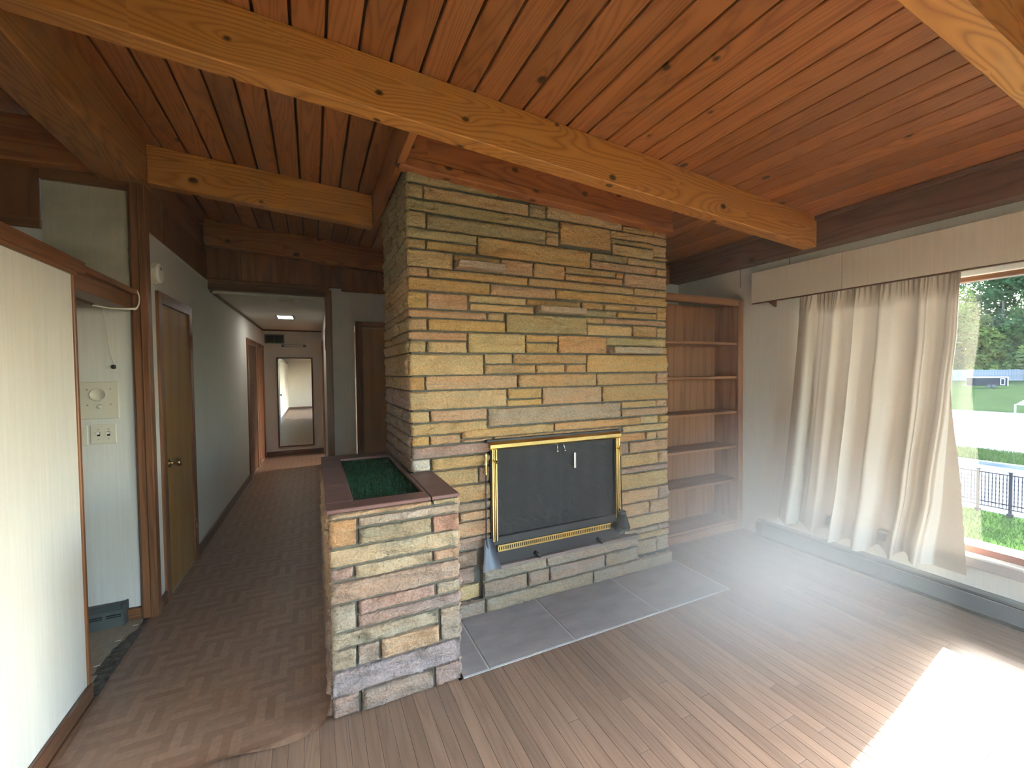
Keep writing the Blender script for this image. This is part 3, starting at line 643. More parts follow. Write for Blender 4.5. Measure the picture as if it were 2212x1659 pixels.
YF = 2.50
fp = thing('stone_fireplace', 'floor-to-ceiling tan sandstone chimney breast with a black firebox', 'fireplace', (1.53, 2.5, 0))
part('mortar_core', MORTAR, fp, ((0.53, YF + .003, 0), (1.04, 3.36, 2.865)), ((2.05, YF + .003, 0), (2.535, 3.36, 2.76)), ((1.03, YF + .004, 1.06), (2.06, 3.355, 2.795)), ((1.03, YF + .004, 0), (2.06, 3.355, 0.275)), ((1.04, 3.2, .27), (2.05, 3.36, 1.07)),
     ((0.945, 2.456, 0), (2.19, YF + .01, 0.265)), ((0.66, 2.466, 0), (2.53, YF + .01, 0.088)))
FRONT = [[.509,1.091,2.637,2.74],[1.095,1.52,2.645,2.73],[1.525,2.1,2.645,2.72],[.508,.612,2.55,2.628],[.613,1.316,2.55,2.628],[1.317,1.443,2.55,2.635],[1.449,2.094,2.556,2.641],[2.1,2.545,2.60,2.70],[2.1,2.4,2.552,2.596],[2.4,2.530,2.552,2.596],[.506,1.548,2.474,2.546],[1.554,1.984,2.396,2.55],[1.983,2.530,2.493,2.548],[1.988,2.201,2.455,2.49],[2.201,2.393,2.455,2.49],[2.0,2.393,2.372,2.451],[2.393,2.53,2.398,2.488],[2.393,2.53,2.372,2.394],[.505,.625,2.378,2.468],[.626,1.442,2.376,2.468],[1.446,1.549,2.379,2.47],[.507,.945,2.314,2.373],[.947,1.805,2.252,2.373],[1.809,2.143,2.316,2.370],[2.146,2.53,2.314,2.368],[1.811,2.42,2.254,2.312],[2.423,2.53,2.254,2.31],[.508,.623,2.254,2.31],[.623,.941,2.254,2.31],[.51,.79,2.147,2.248],[.796,1.108,2.205,2.248],[.795,1.107,2.150,2.202,'P'],[1.109,1.342,2.15,2.248],[1.343,1.589,2.150,2.248],[1.595,2.03,2.203,2.249],[1.594,2.098,2.15,2.2],[2.032,2.10,2.203,2.249],[2.107,2.53,2.150,2.249],[.508,.63,2.09,2.145],[.633,1.299,2.09,2.145],[1.302,2.2,2.09,2.147],[2.203,2.406,2.09,2.146],[2.409,2.53,2.09,2.147],[.509,1.028,2.01,2.086],[1.032,1.52,2.012,2.086],[1.523,2.531,2.018,2.087],[.508,.625,1.902,2.004],[.629,.88,1.904,2.004],[.885,1.289,1.958,2.008],[1.292,1.726,1.964,2.01],[.893,1.346,1.905,1.955],[1.35,1.72,1.911,1.960,'P'],[1.729,1.919,1.964,2.012],[1.921,2.212,1.964,2.014],[2.215,2.427,1.964,2.014],[1.728,2.041,1.911,1.960],[2.043,2.427,1.913,1.960],[2.429,2.531,1.91,2.014],[.51,1.006,1.85,1.899],[1.009,1.127,1.85,1.903],[.511,.623,1.772,1.847],[.626,1.137,1.774,1.847],[1.137,1.771,1.776,1.903],[1.771,1.918,1.86,1.907],[1.921,2.531,1.865,1.908],[1.775,2.186,1.776,1.857],[2.189,2.426,1.776,1.861],[2.429,2.534,1.776,1.861],[.509,.872,1.716,1.769],[.511,.614,1.641,1.712],[.617,.87,1.641,1.712],[.876,1.278,1.643,1.771],[1.281,1.527,1.718,1.771],[1.281,1.527,1.645,1.715],[1.53,1.943,1.645,1.771],[1.948,2.534,1.704,1.771],[1.947,2.419,1.645,1.7,'P'],[2.422,2.534,1.645,1.7],[.509,.98,1.504,1.637],[.985,1.183,1.573,1.64],[1.186,1.766,1.573,1.64],[.984,1.353,1.508,1.571],[1.356,1.585,1.510,1.571],[1.588,1.765,1.510,1.571],[1.769,2.538,1.510,1.642],[.507,.602,1.417,1.5],[.606,1.216,1.415,1.504],[1.22,1.853,1.415,1.507],[1.856,2.421,1.416,1.507],[2.424,2.541,1.417,1.507],[.509,1.14,1.297,1.412],[1.145,1.4,1.343,1.414],[1.138,1.399,1.294,1.341],[1.403,1.899,1.294,1.415],[1.903,2.541,1.294,1.415],[.511,.627,1.222,1.294],[.63,.999,1.222,1.294],[.514,.998,1.145,1.219],[1.003,2.077,1.172,1.291],[2.081,2.425,1.238,1.291],[2.428,2.541,1.238,1.291],[2.081,2.545,1.175,1.235],[.516,.625,1.083,1.142],[.627,.823,1.083,1.142],[.824,1.492,1.105,1.168],[1.495,2.262,1.110,1.170],[2.265,2.446,1.110,1.172],[2.449,2.545,1.110,1.172],[.824,1.035,1.083,1.103],[2.087,2.545,1.055,1.107],[.515,1.03,1.008,1.080],[.514,.63,.930,1.005],[.634,1.03,.928,1.005],[.64,.932,.822,.925],[.937,1.03,.822,.925],[.645,1.03,.71,.818],[.645,1.03,.65,.706],[.645,.80,.588,.647],[.805,1.03,.588,.647],[.645,1.03,.487,.584],[.645,1.03,.402,.483],[.645,.92,.300,.398],[.645,.90,.192,.297],[.645,.78,.092,.188],[.785,.93,.092,.188],[2.06,2.31,.985,1.05],[2.315,2.42,.985,1.05],[2.425,2.545,.985,1.05],[2.06,2.15,.894,.981],[2.155,2.545,.894,.981],[2.06,2.44,.792,.890],[2.445,2.545,.792,.890],[2.06,2.545,.743,.788],[2.06,2.545,.617,.739],[2.06,2.44,.511,.613],[2.445,2.55,.511,.613],[2.06,2.35,.408,.507],[2.355,2.55,.408,.507],[2.06,2.55,.313,.404],[2.1,2.44,.268,.309],[2.445,2.55,.268,.309],[2.20,2.55,.215,.264],[2.205,2.42,.098,.211],[2.425,2.55,.098,.211],[1.045,2.05,1.062,1.108]]
for i, s in enumerate(FRONT):
    z = (s[2] + s[3]) / 2; c = hue(z)
    if s[0] < .52 and abs(s[2] - .93) < .01: c = WHITES
    if s[0] == 1.003 and s[2] == 1.172: c = GREYS
    if s[0] == 1.137: c = GREEN
    if s[0] < .6 and s[2] > 2.63: c = GREEN
    if s[0] in (.506, .626) and 2.37 < s[2] < 2.5: c = vary(GREEN, .03)
    if s[0] in (.947, 1.554): c = vary(GOLD, .03)
    c = (c[0] * 1.17, c[1] * 1.12, c[2] * 1.02)
    P_ = len(s) > 4
    if P_: c = vary(CREAM, .03)
    under = s[:3] in ([.796,1.108,2.205], [1.292,1.726,1.964], [1.948,2.534,1.704])
    rock(fp, (0, YF, 0), (1, 0, 0), (0, -1, 0), s[0], s[1], s[2], s[3], c, 0.105 if P_ else (0.011 if under else 0.021 + rc.uniform(-.005, .006)), 0.03, rough=0.010 if P_ else (0.006 if under else 0.021), seed=i + 1)
LEDGE = [[.945,1.40,.2,.272],[1.403,2.20,.2,.272],[.945,1.25,.098,.196],[1.255,1.42,.098,.196],[1.425,1.885,.098,.196],[1.89,2.20,.098,.196]]
for i, s in enumerate(LEDGE): rock(fp, (0, 2.445, 0), (1, 0, 0), (0, -1, 0), *s, hue(.1), 0.012, 0.03, seed=300 + i)
for i, s in enumerate([[.645,.95,0,.092],[.955,1.78,0,.092],[1.785,2.545,0,.092]]): rock(fp, (0, 2.45, 0), (1, 0, 0), (0, -1, 0), *s, vary(GREYS), 0.018, 0.03, rough=.015, seed=320 + i)
part('ledge_slab', SLAB, fp, ((0.94, 2.428, 0.266), (1.06, 2.53, 0.287)), ((1.05, 2.428, 0.266), (2.05, 2.75, 0.287)), ((2.04, 2.428, 0.266), (2.20, 2.53, 0.287)), bev=0.003, org=(1.5, 2.43, .27))
ZL = [.93, 1.0, 1.08, 1.145, 1.22, 1.296, 1.415, 1.50, 1.64, 1.716, 1.77, 1.85, 1.90, 2.005, 2.088, 2.146, 2.25, 2.312, 2.375, 2.47, 2.548, 2.635, 2.74]
def course_side(par, O, U, N, u0, u1, zs, sd, col, minw=0.22):
    r = random.Random(sd)
    for i, (a, b_) in enumerate(zip(zs, zs[1:])):
        u = u0
        while u < u1 - 0.05:
            L = r.uniform(minw, 0.62)
            if u1 - (u + L) < 0.15: L = u1 - u
            rock(par, O, U, N, u, min(u + L, u1), a, b_, col(a), 0.019 + r.uniform(-.003, .004), 0.03, rough=.017, seed=sd * 50 + i * 7 + int(u * 10)); u += L
course_side(fp, (0.525, 0, 0), (0, 1, 0), (-1, 0, 0), YF + .005, 3.37, ZL, 5, lambda z: vary(GREEN if z > 2.1 else (TAN if z > 1.3 else MAUVE), .1))
# firebox
for sx, x0, x1 in ((1, 1.04, 1.075), (-1, 2.015, 2.05)):
    for k in range(9):
        for j in range(3):
            yy = 2.52 + j * 0.225 + (0.1 if k % 2 else 0)
            part('brick', LITSOOTBR if j == 0 and sx == 1 else SOOT, fp, ((x0, yy, 0.29 + k * 0.083), (x1, min(yy + 0.215, 3.19), 0.29 + k * 0.083 + 0.075)), bev=0.004)  # left front bricks get a paler colour, as if lit
part('firebox_lining', SOOT, fp, ((1.034, 2.515, .287), (1.043, 3.19, 1.06)), ((2.047, 2.515, .287), (2.056, 3.19, 1.06)))
part('firebox_back', SOOT, fp, ((1.04, 3.16, 0.287), (2.05, 3.2, 1.06)), ((1.04, 2.75, 0.27), (2.05, 3.2, 0.287)), ((1.04, 2.52, 1.055), (2.05, 3.2, 1.065)))

# log grate
g = thing('log_grate', 'dark iron log grate standing inside the firebox behind the mesh', 'grate', (1.5, 2.85, 0.287))
m = MB()
for k in range(7):
    x = 1.24 + k * 0.088; m.tube([(x, 2.70, 0.56), (x, 2.74, 0.42), (x, 2.80, 0.40), (x, 3.0, 0.40), (x, 3.06, 0.50)], 0.009, 6)
m.build('bar', BLACK, g, smooth=True)
for x in (1.28, 1.72): part('leg', BLACK, g, ((x, 2.78, 0.287), (x + .02, 2.80, .40)), ((x, 2.98, 0.287), (x + .02, 3.0, .40)), ((x, 2.78, .38), (x + .02, 3.0, .394)))

# raised header boards boxed round the chimney top
hd = thing('chimney_header', 'reddish boards boxing the top of the stone chimney under the ceiling', 'boxing', (1.5, 2.4, 2.6))
def hslab(name, x0, x1, y0, y1, zb0, zb1, zt0, zt1, mat):
    m = MB(); m.hexa([(x0, y0, zb0), (x1, y0, zb1), (x1, y1, zb1), (x0, y1, zb0), (x0, y0, zt0), (x1, y0, zt1), (x1, y1, zt1), (x0, y1, zt0)], 0.003); return m.build(name, mat, hd, (x0, y0, zb0))
zb = lambda x: 2.705 - 0.0505 * x
hslab('header_board', .47, 2.505, 2.405, 2.44, zb(.47) + .05, zb(2.505) + .05, ceil(.47), ceil(2.505), HEADX)
hslab('header_strip', .465, 2.51, 2.398, 2.49, zb(.465), zb(2.51), zb(.465) + .052, zb(2.51) + .052, HEADX)
m = MB(); m.box((.45, 2.07, 2.69), (.49, 3.455, ceil(.45)), .003); m.build('side_board', HEADY, hd, (.45, 2.07, 2.7))
m = MB(); m.box((2.47, 2.44, 2.585), (2.51, 3.455, ceil(2.51)), .003); m.build('side_board', HEADY, hd, (2.47, 2.44, 2.6))

# ------------------------------------------------------------------ planter
pl = thing('stone_planter', 'waist-high sandstone planter with maroon coping joined to the fireplace', 'planter', (0.34, 2.5, 0))
part('mortar_core', MORTAR, pl, ((.06, 1.985, 0), (.62, 2.07, .90)), ((.061, 2.065, 0), (.15, 3.27, .90)), ((.145, 3.15, 0), (.5, 3.269, .90)), ((.505, 2.065, 0), (.619, 2.49, .90)), ((.15, 2.0, .80), (.51, 3.2, .885)))
PLF = [[.045,.5,.886,.912,PINK],[.505,.635,.886,.912,BUFF],[.168,.635,.838,.882,CREAM],[.045,.163,.76,.882,RUST],[.168,.497,.757,.833,(.41,.36,.255)],[.503,.635,.75,.833,(.47,.30,.225)],[.045,.635,.672,.752,CREAM],[.045,.146,.61,.668,MAUVE],[.15,.5,.61,.668,CREAM],[.503,.635,.61,.665,PINK],[.045,.635,.512,.605,(.44,.335,.28)],[.045,.152,.386,.508,GREYS],[.157,.512,.443,.506,(.43,.32,.27)],[.517,.635,.443,.506,GREYS],[.157,.635,.38,.439,MAUVE],[.533,.635,.213,.376,GREYS],[.045,.528,.308,.378,GREYS],[.045,.15,.213,.304,GREYS],[.153,.25,.213,.304,MAUVE],[.253,.528,.213,.304,PINK],[.045,.635,.1,.209,(.41,.355,.345)],[.045,.16,0,.096,MAUVE],[.165,.497,0,.096,(.40,.32,.285)],[.503,.635,0,.096,MAUVE]]
for i, s in enumerate(PLF): rock(pl, (0, 1.983, 0), (1, 0, 0), (0, -1, 0), s[0], s[1], s[2], s[3], vary(s[4], .04), 0.020 + rc.uniform(-.004, .006), 0.04, rough=0.028, seed=500 + i)
ZP = [0, .1, .21, .306, .38, .44, .51, .61, .67, .755, .84, .912]
course_side(pl, (0.055, 0, 0), (0, 1, 0), (-1, 0, 0), 1.985, 3.28, ZP, 9, lambda z: vary(MAUVE if z < .5 else PINK, .1))
course_side(pl, (0.627, 0, 0), (0, 1, 0), (1, 0, 0), 1.985, 2.44, ZP, 10, lambda z: vary(MAUVE if z < .5 else PINK, .1))
def coping(x0, x1, y0, y1): part('coping_slab', COPING, pl, ((x0, y0, .912), (x1, y1, .930)), bev=0.003, org=(x0, y0, .91))
coping(.040, .497, 1.968, 2.080); coping(.501, .640, 1.968, 2.488); coping(.040, .160, 2.083, 2.40); coping(.040, .160, 2.403, 2.86); coping(.040, .160, 2.863, 3.14); coping(.040, .49, 3.143, 3.29); coping(.482, .499, 2.083, 3.14)
part('turf_bed', TURF, pl, ((.158, 2.078, .885), (.484, 3.145, .905)))
m = MB(); rt = random.Random(2)
for k in range(9000):
    x, y = rt.uniform(.162, .481), rt.uniform(2.084, 3.138); a = rt.uniform(0, 6.28); h = rt.uniform(.008, .018); dx, dy = .0022 * math.cos(a), .0022 * math.sin(a); lx, ly = rt.uniform(-.006, .006), rt.uniform(-.006, .006)
    m.bm.faces.new([m.bm.verts.new(q) for q in ((x - dx, y - dy, .904), (x + dx, y + dy, .904), (x + lx, y + ly, .904 + h))])
tag(m.build('turf_blades', TURF, pl), kind='stuff')

# ------------------------------------------------------------------ hearth tiles
he_ = thing('stone_hearth', 'flat grey-purple stone hearth tiles set in the oak floor before the fireplace', 'hearth', (1.6, 2.2, 0))
part('grout_bed', GROUT, he_, ((.645, 1.960, -.02), (2.585, 2.46, .0015)), bev=.001)
for a, c in ((.60, .778), (.790, 1.306), (1.318, 1.936), (1.948, 2.572)): part('tile', TILE, he_, ((max(a, .645), 1.968, -.015), (c, 2.452, .004)), bev=.001, org=(a, 2.0, 0))

# ------------------------------------------------------------------ fire screen
fs = thing('fireplace_screen', 'brass and black fireplace screen with hanging wire mesh', 'fire screen', (1.53, 2.46, .287))
m = MB(); pr = [(1.0, 2.50, 1.078), (1.0, 2.455, 1.078), (1.0, 2.437, 1.062), (1.0, 2.437, 1.040), (1.0, 2.450, 1.026), (1.0, 2.50, 1.026)]
m.prism(pr, (1.035, 0, 0)); m.build('hood', BRASS, fs, (1.5, 2.45, 1.05))
part('top_bar', BLACK, fs, ((.985, 2.468, 1.075), (2.04, 2.515, 1.092)), bev=.003)
for x in (1.018, 2.003):
    m = MB(); m.box((x - .006, 2.445, .44), (x + .006, 2.457, 1.03), .002); m.box((x + .010, 2.447, .44), (x + .017, 2.457, 1.03), .002); m.box((x + .020, 2.445, .44), (x + .030, 2.46, 1.03), .002); m.build('post', BRASS, fs, (x, 2.45, .7))
    part('side_frame', BLACK, fs, ((x - .012, 2.457, .29), (x + .040, 2.50, 1.03)), bev=.002)
part('bottom_rail', BLACK, fs, ((1.0, 2.452, .413), (2.035, 2.50, .465)), bev=.003)
part('base_panel', BLACK, fs, ((1.0, 2.452, .287), (2.035, 2.50, .372)), bev=.003)
m = MB(); m.box((1.048, 2.444, .372), (1.985, 2.450, .382)); m.box((1.048, 2.444, .404), (1.985, 2.450, .414))
n = 62
for k in range(n + 1):
    x = 1.048 + 0.937 * k / n; m.box((x - .0045, 2.444, .381), (x + .0045, 2.450, .405))
m.build('vent_strip', BRASS, fs, (1.5, 2.45, .39)); part('vent_back', BLACKM, fs, ((1.04, 2.451, .37), (1.99, 2.4535, .416)))
def mesh_panel(x0, x1, ph):
    m = MB(); fn = lambda u, v: (x0 + (x1 - x0) * u, 2.475 + .0025 * math.sin(u * 23 + ph), .46 + .57 * v)
    m.grid(fn, 80, 4); return m.build('mesh_curtain', MESHW, fs, (x0, 2.47, .46), True)
mesh_panel(1.05, 1.545, 0.3); mesh_panel(1.535, 2.0, 1.9)
for x, dx in ((1.50, -.004), (1.545, .012)):
    m = MB(); m.tube([(x, 2.455, 1.03), (x + dx, 2.448, .985)], .0035, 6); m.lathe((x + dx, 2.448, .985), (0, 0, -1), [(.002, 0), (.008, .003), (.008, .009), (.003, .012)], 10); m.build('pull', CHROME, fs, (x, 2.45, 1.0), True)
part('mesh_tag', CHROME, fs, ((1.637, 2.458, .845), (1.653, 2.461, .955)), bev=.002)
for x in (1.315, 1.825):
    m = MB(); m.tube([(x, 2.455, .315), (x + .01, 2.44, .312), (x + .02, 2.43, .302), (x + .028, 2.425, .2885)], [.013, .013, .012, .011], 8)
    m.box((x + .012, 2.4285, .2875), (x + .045, 2.4375, .294)); m.build('foot', BLACK, fs, (x, 2.45, .3), True)
for x in (1.034, 2.012):
    m = MB(); m.lathe((x, 2.44, .955), (0, -1, 0), [(.010, -.006), (.010, 0), (.006, .004), (.004, .02), (.010, .022)], 10); m.build('tool_hook', BRASS, fs, (x, 2.44, .95), True)

# shovel and brush
sh = thing('hearth_shovel', 'long ash shovel with brass handle hanging left of the fire screen', 'shovel', (.965, 2.44, .287))
m = MB(); m.lathe((.972, 2.452, .87), (0, 0, 1), [(.004, 0), (.010, .006), (.006, .014), (.009, .03), (.0085, .06), (.010, .07), (.006, .08), (.008, .12), (.009, .135), (.004, .142)], 12); m.build('handle', BRASS, sh, smooth=True)
m = MB(); m.tube([(.972, 2.452, .87), (.970, 2.452, .70), (.968, 2.452, .455)], .0042, 8); m.lathe((.9705, 2.452, .745), (0, 0, 1), [(.004, 0), (.008, .005), (.004, .01)], 8); m.build('rod', BLACK, sh, smooth=True)
m = MB()
fn = lambda u, v: (.985 + (u - .5) * (.055 + .07 * v) + .005 * v - .01, 2.452 - .055 * v + .024 * (2 * u - 1) ** 2 * -1 * (1 - .3 * v), .47 - .178 * v)
V1 = m.grid(fn, 12, 8); m.build('pan', STEEL, sh, smooth=True)
sh.children[-1].modifiers.new('thick', 'SOLIDIFY').thickness = .004
m = MB(); m.tube([(.968, 2.452, .47), (.968, 2.446, .44), (.975, 2.438, .40)], [.007, .010, .006], 8); m.build('socket', BLACK, sh, smooth=True)
br = thing('hearth_brush', 'black hearth brush with brass handle hanging right of the fire screen', 'brush', (2.03, 2.43, .35))
m = MB(); m.lathe((2.012, 2.418, .90), (0, 0, 1), [(.004, 0), (.008, .006), (.005, .014), (.008, .03), (.007, .06), (.009, .07), (.004, .078)], 10); m.build('handle', OLDBRASS, br, smooth=True)
m = MB(); m.tube([(2.012, 2.418, .905), (2.018, 2.420, .70), (2.025, 2.42, .50)], .004, 8); m.build('rod', BLACK, br, smooth=True)
m = MB(); m.box((2.0, 2.402, .468), (2.055, 2.438, .498), .006); m.build('ferrule', BLACK, br)
m = MB(); rt = random.Random(4)
for k in range(520):
    u, v = rt.uniform(-1, 1), rt.uniform(-1, 1); p0 = Vector((2.0275 + .025 * u, 2.42 + .015 * v, .47)); p1 = Vector((2.0275 + .056 * u + rt.uniform(-.008, .008), 2.42 + .026 * v + rt.uniform(-.004, .004), .36 + rt.uniform(-.012, .012)))
    w_ = .0018; m.bm.faces.new([m.bm.verts.new(q) for q in (p0 + Vector((-w_, 0, 0)), p0 + Vector((w_, 0, 0)), p1 + Vector((w_, 0, 0)), p1 + Vector((-w_, 0, 0)))])
m.lathe((2.0275, 2.42, .472), (0, 0, -1), [(.022, 0), (.030, .03), (.040, .09), (.030, .10)], 14)
tag(m.build('bristles', BLACKM, br), kind='stuff')

# ------------------------------------------------------------------ bookcase
bc = thing('bookcase', 'built-in brown wooden bookcase with empty shelves right of the fireplace', 'bookcase', (3.15, 2.68, 0))
part('back_panel', SHELFW, bc, ((2.60, 2.935, .06), (3.20, 2.95, 2.14)), org=(2.7, 2.94, 0)); part('back_panel', SHELFW, bc, ((3.20, 2.935, .06), (3.66, 2.95, 2.14)), org=(3.3, 2.94, 1))
part('side_panel', SHELFW, bc, ((3.63, 2.69, 0), (3.66, 2.94, 2.15)), org=(3.63, 2.69, 0)); part('side_panel', SHELFW, bc, ((2.58, 2.69, 0), (2.60, 2.94, 2.15)), org=(2.58, 2.69, 0))
part('face_stile', SHELFW, bc, ((3.625, 2.668, 0), (3.69, 2.69, 2.165)), bev=.003, org=(3.63, 2.67, 0))
part('face_rail', SHELFX, bc, ((2.58, 2.668, 2.115), (3.625, 2.69, 2.165)), bev=.003, org=(2.6, 2.67, 2.1))
part('top_board', SHELFX, bc, ((2.56, 2.668, 2.165), (3.69, 2.95, 2.178)), bev=.002, org=(2.6, 2.67, 2.2))
for z in (1.775, 1.460, 1.130, .803, .483): part('shelf', SHELFX, bc, ((2.60, 2.690, z - .022), (3.63, 2.937, z)), bev=.002, org=(2.6, 2.69, z))
part('bottom_shelf', SHELFX, bc, ((2.60, 2.690, .07), (3.63, 2.937, .092)), bev=.002, org=(2.6, 2.69, .07)); part('toe_board', SHELFX, bc, ((2.60, 2.685, 0), (3.63, 2.70, .070)), bev=.002, org=(2.6, 2.69, 0))

# ------------------------------------------------------------------ heater
ht = thing('baseboard_heater', 'long grey metal baseboard heater under the window wall', 'heater', (3.66, 1.0, 0))
def hx(y0, y1, name, pr, mat): m = MB(); m.prism([(p[0], y0, p[1]) for p in pr], (0, y1 - y0, 0)); return m.build(name, mat, ht, (3.66, y0, 0))
hx(-2.6, 2.44, 'front_cover', [(3.638, .025), (3.638, .118), (3.644, .122), (3.644, .02)], HEATERM)
hx(-2.6, 2.44, 'back_plate', [(3.69, 0), (XW, 0), (XW, .148), (3.655, .148), (3.645, .140), (3.655, .144), (3.69, .144)], HEATERM)
hx(-2.6, 2.44, 'fin_core', [(3.65, .03), (3.69, .03), (3.69, .11), (3.65, .11)], DARKHOLE)
hx(2.44, 2.50, 'end_cap', [(3.634, 0), (XW, 0), (XW, .150), (3.650, .150), (3.634, .130)], HEATERM)
hx(-2.6, 2.44, 'foot_strip', [(3.640, 0), (3.69, 0), (3.69, .02), (3.640, .02)], BLACKM)

# ------------------------------------------------------------------ valance and curtain
va = thing('curtain_valance', 'long cream cloth-covered box valance above the window', 'valance', (3.6, 1.0, 2.1))
part('front_board', VALFAB, va, ((3.580, 1.80, 2.112), (3.600, 2.513, 2.385)), bev=.003, org=(3.58, 2, 2.2)); part('front_board', VALFAB, va, ((3.580, -2.7, 2.112), (3.600, 1.798, 2.385)), bev=.003, org=(3.58, 0, 2.2))
part('bottom_edge', DARKBASE, va, ((3.579, -2.7, 2.105), (3.604, 2.513, 2.113)), org=(3.58, 0, 2.1))
m = MB(); m.prism([(3.60, 2.36, 2.113), (XW, 2.36, 2.07), (XW, 2.36, 2.30), (3.60, 2.36, 2.16)], (0, .02, 0)); m.build('bracket', TRIMZ, va, (3.65, 2.36, 2.1))
part('bracket', TRIMZ, va, ((3.60, -2.0, 2.12), (XW, -1.98, 2.2)), org=(3.65, -2, 2.1))

cu = thing('window_curtain', 'gathered beige curtain drawn to the left side of the picture window', 'curtain', (3.63, 1.7, 0.2))
def curtain():
    m = MB(); NU, NV = 260, 46
    rcn = random.Random(8); ph = [rcn.uniform(0, 6.28) for _ in range(8)]
    def tri(p): q = math.sin(p); return math.copysign(abs(q) ** 0.7, q)
    def fold(s, v):
        w = s + .018 * math.sin(2 * PI * s * 2.3 + ph[1]) + .010 * math.sin(2 * PI * s * 4.7 + ph[6] + v)
        k = (1 - v)
        return (  .046 * tri(2 * PI * w * 5.6 + ph[0]) * (.55 + .45 * math.sin(2 * PI * s * 1.7 + ph[4]) ** 2) + .009 * math.sin(2 * PI * w * 12.3 + ph[2] + 1.2 * v) + .016 * math.sin(2 * PI * s * 2.6 + ph[5] + 1.0 * k) * k)
    def edge(pts, v):
        for (v0, y0), (v1, y1) in zip(pts, pts[1:]):
            if v0 <= v <= v1: t = (v - v0) / (v1 - v0); t = t * t * (3 - 2 * t) * .5 + t * .5; return y0 + (y1 - y0) * t
        return pts[-1][1]
    E1 = [(0, 1.325), (.25, 1.262), (.6, 1.205), (.8, 1.178), (1, 1.168)]; E2 = [(0, 1.128), (.25, 1.150), (.6, 1.202), (.62, 1.204), (.8, 1.178), (1, 1.168)]
    UF = .90
    def fn(u, v):
        yl = 2.298 + (2.135 - 2.298) * v ** 0.8
        if u <= UF:
            s = u / UF; s2 = s + .010 * math.sin(2 * PI * s * 7.2 + ph[0] + 1.2)
            y = yl + (edge(E1, v) - yl) * min(1, s2); amp = .62 + .5 * (1 - v) if v < .93 else .62 * (1 - (v - .93) * 9)
            x = 3.625 + fold(s, v) * amp
            if s > .96: x = x * .5 + 3.605 * .5
        else:
            t = (u - UF) / (1 - UF); e1, e2 = edge(E1, v), edge(E2, v)
            y = e1 + (e2 - e1) * t; x = 3.606 + .045 * min(1, t * 6) * max(0, 1 - v * 1.4) - .01 * t
        zbt = .215 + .030 * math.sin(2 * PI * u * 6.4 + ph[0] - .6) + .012 * math.sin(u * 9) + (.02 if u < .12 else 0)
        if u > UF - .02: zbt = .225
        z = zbt + (2.125 - zbt) * v
        if v > .955: x += .006 * math.sin(2 * PI * u * 44 + ph[5])
        return (min(x, 3.688), y, z)
    m.grid(fn, NU, NV); o = m.build('cloth', CURT, cu, (3.63, 1.7, 1.0), True); return o
curtain()
m = MB(); m.tube([(3.632, 2.2, 2.128), (3.632, -2.0, 2.128)], .007, 8); m.build('rod', BLACK, cu, smooth=True)

# ------------------------------------------------------------------ doors
def casing(par, y0, y1, zt, wdt=.075):
    lwall('casing', TRIMZ, par, y0, y0 + wdt, 0, zt, .018, -.02, .004); lwall('casing', TRIMZ, par, y1 - wdt, y1, 0, zt, .018, -.02, .004); lwall('casing_head', TRIMY, par, y0 + wdt, y1 - wdt, zt - wdt, zt, .018, -.02, .004)
d1 = struct('door_1', (xl(3.9), 3.9, 0)); casing(d1, 3.505, 4.285, 2.083)
dl = lwall('door_leaf', DOORW, d1, 3.583, 4.207, .012, 2.005, .006, -.03, .003)
k = MB(); xk = xl(3.66) + .006
k.lathe((xk, 3.655, .915), (1, 0, 0), [(.032, 0), (.030, .006), (.014, .010), (.011, .028), (.016, .036), (.026, .050), (.027, .062), (.020, .070), (.012, .071)], 20); k.build('knob', OLDBRASS, dl, smooth=True)
for z in (1.79, .28):
    h = MB(); h.tube([(xl(4.21) + .022, 4.215, z - .05), (xl(4.21) + .022, 4.215, z + .05)], .008, 8)
    for q in (-.058, -.012, .03, .058): h.lathe((xl(4.21) + .022, 4.215, z + q), (0, 0, 1), [(.004, 0), (.010, .002), (.010, .010), (.004, .012)], 8)
    h.build('hinge', COPPER, d1, smooth=True)
for nm, y0, y1 in (('dark_doorway', 7.12, 8.06), ('door_3', 8.22, 8.97)):
    d = struct(nm, (xl(y0), y0, 0)); casing(d, y0, y1, 2.06)
    lwall('door_leaf', DARKBASE if nm == 'dark_doorway' else PANELZ, d, y0 + .08, y1 - .08, .01, 1.98, .002, -.03, .002)  # first leaf coloured dark for the unlit room behind an open doorway
d4 = struct('door_4', (.8, 4.97, 0))
part('casing', TRIMZ, d4, ((.435, 4.945, 0), (.505, 4.98, 2.10)), bev=.005, org=(.44, 4.95, 0)); part('casing', TRIMZ, d4, ((1.245, 4.945, 0), (1.315, 4.98, 2.10)), bev=.005, org=(1.3, 4.95, 0)); part('casing_head', TRIMX, d4, ((.505, 4.945, 2.035), (1.245, 4.98, 2.10)), bev=.005, org=(.5, 4.95, 2))
part('door_leaf', DOORB, d4, ((.507, 4.968, .01), (1.243, 5.0, 2.033)), bev=.003, org=(.5, 4.97, 0)); part('hinge', COPPER, d4, ((.500, 4.955, 1.72), (.514, 4.968, 1.81)), ((.500, 4.955, .25), (.514, 4.968, .34)), bev=.002)

